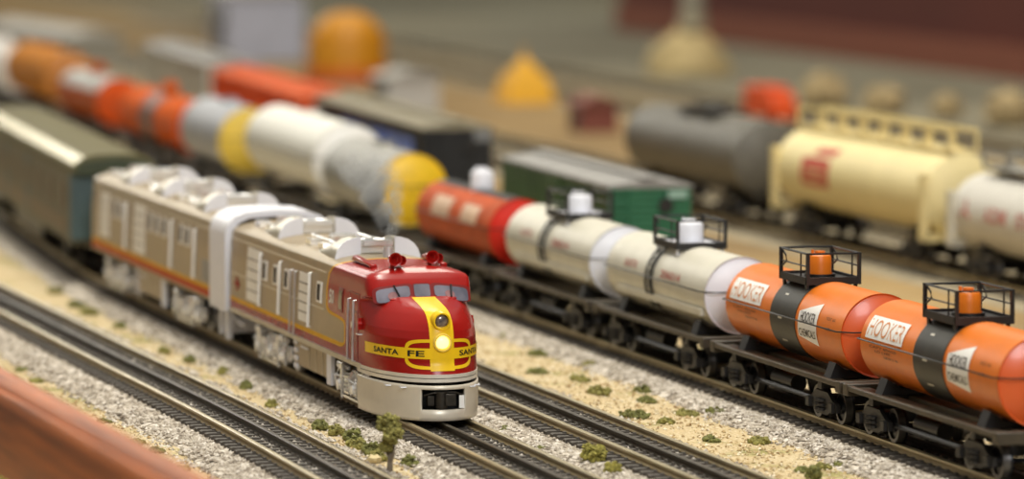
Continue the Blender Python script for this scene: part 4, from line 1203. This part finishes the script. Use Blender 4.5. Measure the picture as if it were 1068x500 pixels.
# the layout's wooden rail
WOOD = bpy.data.materials.new('varnished_orange_wood'); WOOD.use_nodes = True
nt = WOOD.node_tree; bs = nt.nodes['Principled BSDF']; bs.inputs['Roughness'].default_value = .42; bs.inputs['Specular IOR Level'].default_value = .3
tcn = nt.nodes.new('ShaderNodeTexCoord'); mp = nt.nodes.new('ShaderNodeMapping'); mp.inputs['Scale'].default_value = (.35,9,9)
nz_ = nt.nodes.new('ShaderNodeTexNoise'); nz_.inputs['Scale'].default_value = 3; nz_.inputs['Detail'].default_value = 5
rp = nt.nodes.new('ShaderNodeValToRGB'); rp.color_ramp.elements[0].color = srgb(124,62,20); rp.color_ramp.elements[0].position = .3; rp.color_ramp.elements[1].color = srgb(192,104,40); rp.color_ramp.elements[1].position = .7
for a_, b_ in ((tcn.outputs['Object'], mp.inputs[0]),(mp.outputs[0], nz_.inputs['Vector']),(nz_.outputs['Fac'], rp.inputs['Fac']),(rp.outputs['Color'], bs.inputs['Base Color'])): nt.links.new(a_, b_)
RAILZ = .58
def rail_line(x): return -2.585 + (x-2.6)*.031
rail = thing('wooden_rail', 'varnished orange brown wooden rail along the front edge of the layout', 'rail', (3., rail_line(3.), RAILZ-.36), math.atan(.031))
prof = [(0,.36),(-.03,.372),(-.07,.368),(-.10,.345),(-.112,.325),(-.125,.33),(-.14,.332),(-.155,.318),(-.165,.27),(-.168,.12),(-.165,-.02),(-.13,-.035),(.0,-.035),(.02,.03),(.02,.33)]
b = MB(); b.prism(prof, 'x', -14, 8); b.build('rail_molding', WOOD, rail, recalc=True, angle=50)
for x in (-12, 7.4):
    b = MB(); b.box(x-.1,x+.1,-.14,.0,-(RAILZ-.36)+ZG,.0); b.build('rail_post', WOOD, rail)

# ------------------------------------------------------------------ plants
FOL = [mat('olive_flock', (134,128,66), .9, var=.45, scale=40, bump=.4), mat('green_flock', (112,112,58), .9, var=.45, scale=40, bump=.4), mat('yellow_green_flock', (150,142,66), .9, var=.4, scale=40, bump=.4)]
def flock(mb, c, r, n, rnd, flat=.7, leaf=.012):
    for i in range(n):
        d = Vector((rnd.gauss(0,1), rnd.gauss(0,1), rnd.gauss(0,1))).normalized()*r*rnd.uniform(.35,1.)
        p = (c[0]+d.x, c[1]+d.y, c[2]+max(d.z*flat, -c[2]*.9 if c[2] < r else d.z*flat))
        mb.ball(p, leaf*rnd.uniform(.7,1.5), (1,1,.8), 5, .8, 0, i)
# little tree before the pilot
t = thing('miniature_tree', 'small olive leaved tree standing before the locomotive front', 'tree', (1.43, -.60, ZG))
b = MB(); b.tube([(0,0,0),(.012,0,.07),(-.006,.01,.14),(-.02,.0,.22)], [.017,.014,.011,.006], 8); b.tube([(.01,0,.06),(.04,.01,.11),(.06,.01,.16)], [.01,.008,.005], 6); b.tube([(0,0,.09),(-.05,-.01,.14),(-.08,0,.2)], [.01,.007,.004], 6)
b.build('trunk', mat('grey_bark', (122,110,92), .9, bump=.3), t)
b = MB(); rn = random.Random(4)
for c, r in (((-.02,0,.255),.062),((-.085,0,.235),.045),((.055,0,.205),.05),((-.01,.02,.2),.05),((.015,-.02,.15),.03)): flock(b, c, r, 90, rn, .8, .011)
b.build('foliage', FOL[0], t, smooth=False)
def tuft(x, y, w, h, kind, label, group, seed, name='grass_tuft', cat='grass tuft'):
    rn = random.Random(seed); b = MB()
    z = gz(x, y)
    if kind == 'bush':
        flock(b, (0,0,h*.5), h*.55, int(80+600*h), rn, .9, .011)
    else:
        n = int(40+170*w)
        for i in range(n):
            a = rn.uniform(0,2*PI); q = math.sqrt(rn.random())
            px, py = w*q*math.cos(a), w*.55*q*math.sin(a)
            b.ball((px, py, h*rn.uniform(.05,.75)*(1-q*q*.6)), rn.uniform(.008,.017), (1.2,1,.8), 5, .8, 0, i)
    o = b.build(name, FOL[seed % 3 if kind == 'bush' else (seed % 2)], smooth=False)
    o.location = (x, y, z)
    tag(o, label, cat, group)
ORD = ['first','second','third','fourth','fifth','sixth','seventh','eighth','ninth','tenth','eleventh','twelfth','thirteenth','fourteenth','fifteenth','sixteenth','seventeenth','eighteenth','nineteenth','twentieth']
GA = 'grass tufts on the dirt strip in front of the tank train'
SA = [(-4.71,1.65,.08),(-3.59,1.55,.10),(-2.96,1.68,.08),(-2.65,1.28,.10),(-2.21,1.4,.09),(-1.58,1.57,.08),(-1.51,1.31,.11),(-1.18,1.48,.08),(-.58,1.51,.11),(-.57,1.22,.13),(-.55,1.77,.07),(-.53,1.66,.08),(-.25,1.3,.07),(.54,1.29,.06),(.68,1.5,.09),(1.57,1.62,.06),(1.65,1.5,.06),(1.73,1.37,.06)]
for i, (x, y, w) in enumerate(SA):
    tuft(x, y, w, .055 if i in (5,6,9,11) else .035, 'low', ORD[i]+' grass tuft from the locomotive nose on the dirt strip before the tank train', GA, 20+i)
GB = 'flock clumps between the locomotive and the front track'
SB = [(-8.31,-.49,.09),(-7.28,-.53,.10),(-6.69,-.56,.09),(-5.85,-.52,.06),(-4.34,-.54,.05),(-3.78,-.5,.05),(-3.13,-.44,.05),(-2.38,-.47,.05),(-1.55,-.51,.05),(-.45,-.50,.07),(-.19,-.48,.07),(.12,-.46,.09),(.36,-.50,.08),(.65,-.50,.09),(.88,-.52,.07),(1.12,-.42,.06)]
for i, (x, y, w) in enumerate(SB):
    big = i >= 9
    tuft(x, y, w, (.10 if i in (11,13) else .07) if big else .055, 'low', ORD[i]+' flock clump counting from the coach towards the miniature tree', GB, 60+i, 'flock_clump', 'grass clump')
GC = 'dry tufts between the wooden rail and the front track'
for i, (x, y) in enumerate([(-5.18,-1.5),(-3.67,-1.5),(-3.06,-1.52),(-1.03,-1.52),(-.11,-1.52),(.27,-1.5),(.93,-1.5)]):
    tuft(x, y, .06, .02, 'low', ORD[i]+' dry tuft along the wooden rail counting towards the camera', GC, 90+i)
tuft(1.34, .44, .06, .115, 'bush', 'larger round yellow green bush beside the empty track behind the locomotive', None, 2, 'round_bush', 'bush')
tuft(1.72, .42, .05, .075, 'bush', 'smaller round bush just in front of the larger round yellow green bush', None, 5, 'round_bush', 'bush')
tuft(-.08, .38, .05, .05, 'low', 'small green tuft just past the locomotive front, nearest its pilot', None, 7)
tuft(.68, .36, .05, .04, 'low', 'small green tuft between the locomotive front and the round bush', None, 9)
tuft(2.0, 1.33, .08, .07, 'bush', 'low olive bush at the bottom edge before the orange tank cars', None, 4, 'low_bush', 'bush')
b = MB(); b.ball((0,0,.015), .035, (1.3,.9,.7), 10, .6, 0, 2); o = b.build('rock', mat('cream_rock', (214,196,150), .9, var=.2))
o.location = (.96, -.56, ZG+.005); tag(o, 'small cream rock at the foot of the miniature tree', 'rock')
# green strip of grass under the wooden rail
rn = random.Random(11); b = MB()
for i in range(1500):
    x = rn.uniform(-1.4, 2.2); y = rn.uniform(-2.45, -1.85)
    b.ball((x, y, ZG+.01), rn.uniform(.012,.03), (1.3,1,.9), 5, .8, 0, i)
o = b.build('grass', FOL[2], smooth=False); tag(o, 'yellow green flock grass under the wooden rail', 'grass', kind='stuff')

# ------------------------------------------------------------------ smoke from the stack
SM = bpy.data.materials.new('wispy_grey_smoke'); SM.use_nodes = True
nt = SM.node_tree; nt.nodes.clear(); L = nt.links
out = nt.nodes.new('ShaderNodeOutputMaterial'); pv = nt.nodes.new('ShaderNodeVolumePrincipled')
pv.inputs['Color'].default_value = (.86,.86,.84,1); pv.inputs['Anisotropy'].default_value = .2
tcn = nt.nodes.new('ShaderNodeTexCoord')
def mth(op, a, b=None):
    n = nt.nodes.new('ShaderNodeMath'); n.operation = op
    for k, v in enumerate((a, b)):
        if v is None: continue
        if isinstance(v, (int, float)): n.inputs[k].default_value = v
        else: L.new(v, n.inputs[k])
    return n.outputs[0]
nz_ = nt.nodes.new('ShaderNodeTexNoise'); nz_.inputs['Scale'].default_value = 11; nz_.inputs['Detail'].default_value = 8; nz_.inputs['Roughness'].default_value = .68; nz_.inputs['Distortion'].default_value = .5
L.new(tcn.outputs['Object'], nz_.inputs['Vector'])
sx = nt.nodes.new('ShaderNodeSeparateXYZ'); L.new(tcn.outputs['Object'], sx.inputs[0])
X_, Y_, Z_ = sx.outputs
dx = mth('ADD', X_, mth('ADD', mth('MULTIPLY', Z_, .55), mth('MULTIPLY', mth('MULTIPLY', Z_, Z_), 1.3)))
dy = mth('SUBTRACT', Y_, mth('MULTIPLY', mth('SINE', mth('MULTIPLY', Z_, 12.)), .02))
rr = mth('ADD', .024, mth('MULTIPLY', Z_, .50))
dist = mth('DIVIDE', mth('SQRT', mth('ADD', mth('MULTIPLY', mth('MULTIPLY', dx, dx), .45), mth('MULTIPLY', dy, dy))), rr)
fall = nt.nodes.new('ShaderNodeMapRange'); fall.interpolation_type = 'SMOOTHSTEP'; L.new(dist, fall.inputs['Value'])
fall.inputs['From Min'].default_value = 1.; fall.inputs['From Max'].default_value = .15
mr = nt.nodes.new('ShaderNodeMapRange'); mr.inputs['From Min'].default_value = .46; mr.inputs['From Max'].default_value = .60
L.new(nz_.outputs['Fac'], mr.inputs['Value'])
mh = nt.nodes.new('ShaderNodeMapRange'); mh.inputs['From Min'].default_value = .0; mh.inputs['From Max'].default_value = .46; mh.inputs['To Min'].default_value = 60.; mh.inputs['To Max'].default_value = 3.6
L.new(Z_, mh.inputs['Value'])
top = nt.nodes.new('ShaderNodeMapRange'); top.interpolation_type = 'SMOOTHSTEP'; top.inputs['From Min'].default_value = .56; top.inputs['From Max'].default_value = .34; L.new(Z_, top.inputs['Value'])
dens = mth('MULTIPLY', mth('MULTIPLY', mth('MULTIPLY', mr.outputs['Result'], fall.outputs['Result']), mh.outputs['Result']), top.outputs['Result'])
L.new(dens, pv.inputs['Density']); L.new(pv.outputs['Volume'], out.inputs['Volume'])
try: SM.cycles.volume_step_rate = .3
except Exception: pass
b = MB(); b.add([(-.06,-.06,0),(.06,-.06,0),(.06,.06,0),(-.06,.06,0),(-1.15,-.32,.56),(.15,-.32,.56),(.15,.32,.56),(-1.15,.32,.56)], [(0,3,2,1),(4,5,6,7),(0,1,5,4),(1,2,6,5),(2,3,7,6),(3,0,4,7)])
o = b.build('smoke', SM, recalc=True, smooth=False); o.location = (-1.0, 0, .802)
tag(o, 'wispy grey smoke rising from the roof of the red nosed locomotive', 'smoke', kind='stuff')

# ------------------------------------------------------------------ light
w = bpy.data.worlds.new('room_light'); sc.world = w; w.use_nodes = True
nt = w.node_tree; bg = nt.nodes['Background']; L = nt.links
tcn = nt.nodes.new('ShaderNodeTexCoord'); sx = nt.nodes.new('ShaderNodeSeparateXYZ'); L.new(tcn.outputs['Generated'], sx.inputs[0])
mr = nt.nodes.new('ShaderNodeMapRange'); mr.inputs['From Min'].default_value = -1; mr.inputs['From Max'].default_value = 1; L.new(sx.outputs['Z'], mr.inputs['Value'])
rp = nt.nodes.new('ShaderNodeValToRGB'); e = rp.color_ramp.elements
e[0].position = .42; e[0].color = (.26,.215,.16,1); e[1].position = .62; e[1].color = (.50,.47,.40,1); q = e.new(.9); q.color = (1.,.95,.84,1)
L.new(mr.outputs['Result'], rp.inputs['Fac']); L.new(rp.outputs['Color'], bg.inputs['Color']); bg.inputs['Strength'].default_value = .55
def area(nm, loc, target, size, energy, color, sy=None):
    l = bpy.data.lights.new(nm, 'AREA'); l.energy = energy; l.color = color; l.size = size
    if sy: l.shape = 'RECTANGLE'; l.size_y = sy
    o = bpy.data.objects.new(nm, l); COL.objects.link(o); o.location = loc
    o.rotation_euler = (Vector(target)-Vector(loc)).to_track_quat('-Z', 'Y').to_euler()
    return o
area('ceiling_tube_light', (-3, 1.5, 24), (-3, 1.5, 0), 16, 5600, (1,.95,.84), 2.2)
area('ceiling_tube_light', (-26, 8, 26), (-26, 8, 0), 24, 5000, (1,.93,.80), 6)
area('window_light', (26, -1, 15), (-2, .8, .3), 9, 4000, (.94,.96,1.0), 9)
area('added_edge_light', (-76, -2, 16), (0, 0, 0), 30, 3600, (1,.96,.88), 6)  # added unseen light that gives the roof edges their highlights

# ------------------------------------------------------------------ camera
cam = bpy.data.cameras.new('camera'); co = bpy.data.objects.new('camera', cam); COL.objects.link(co)
th, ps = 0.0818169486, 0.2691786407
fx, fy = -math.cos(ps), math.sin(ps)
fw = Vector((fx*math.cos(th), fy*math.cos(th), -math.sin(th))); up = Vector((fx*math.sin(th), fy*math.sin(th), math.cos(th))); rt = Vector((math.sin(ps), math.cos(ps), 0))
M = Matrix((rt, up, -fw)).transposed().to_4x4(); M.translation = Vector((23.40448956, -6.05793613, 2.9))
co.matrix_world = M
cam.sensor_fit = 'HORIZONTAL'; cam.sensor_width = 36; cam.lens = 5000/1068*36
cam.clip_start = .5; cam.clip_end = 400
cam.dof.use_dof = True; cam.dof.focus_distance = 24.1; cam.dof.aperture_fstop = .85; cam.dof.aperture_blades = 0
sc.camera = co
sc.view_settings.view_transform = 'Standard'; sc.view_settings.look = 'None'; sc.view_settings.exposure = 0; sc.view_settings.gamma = 1
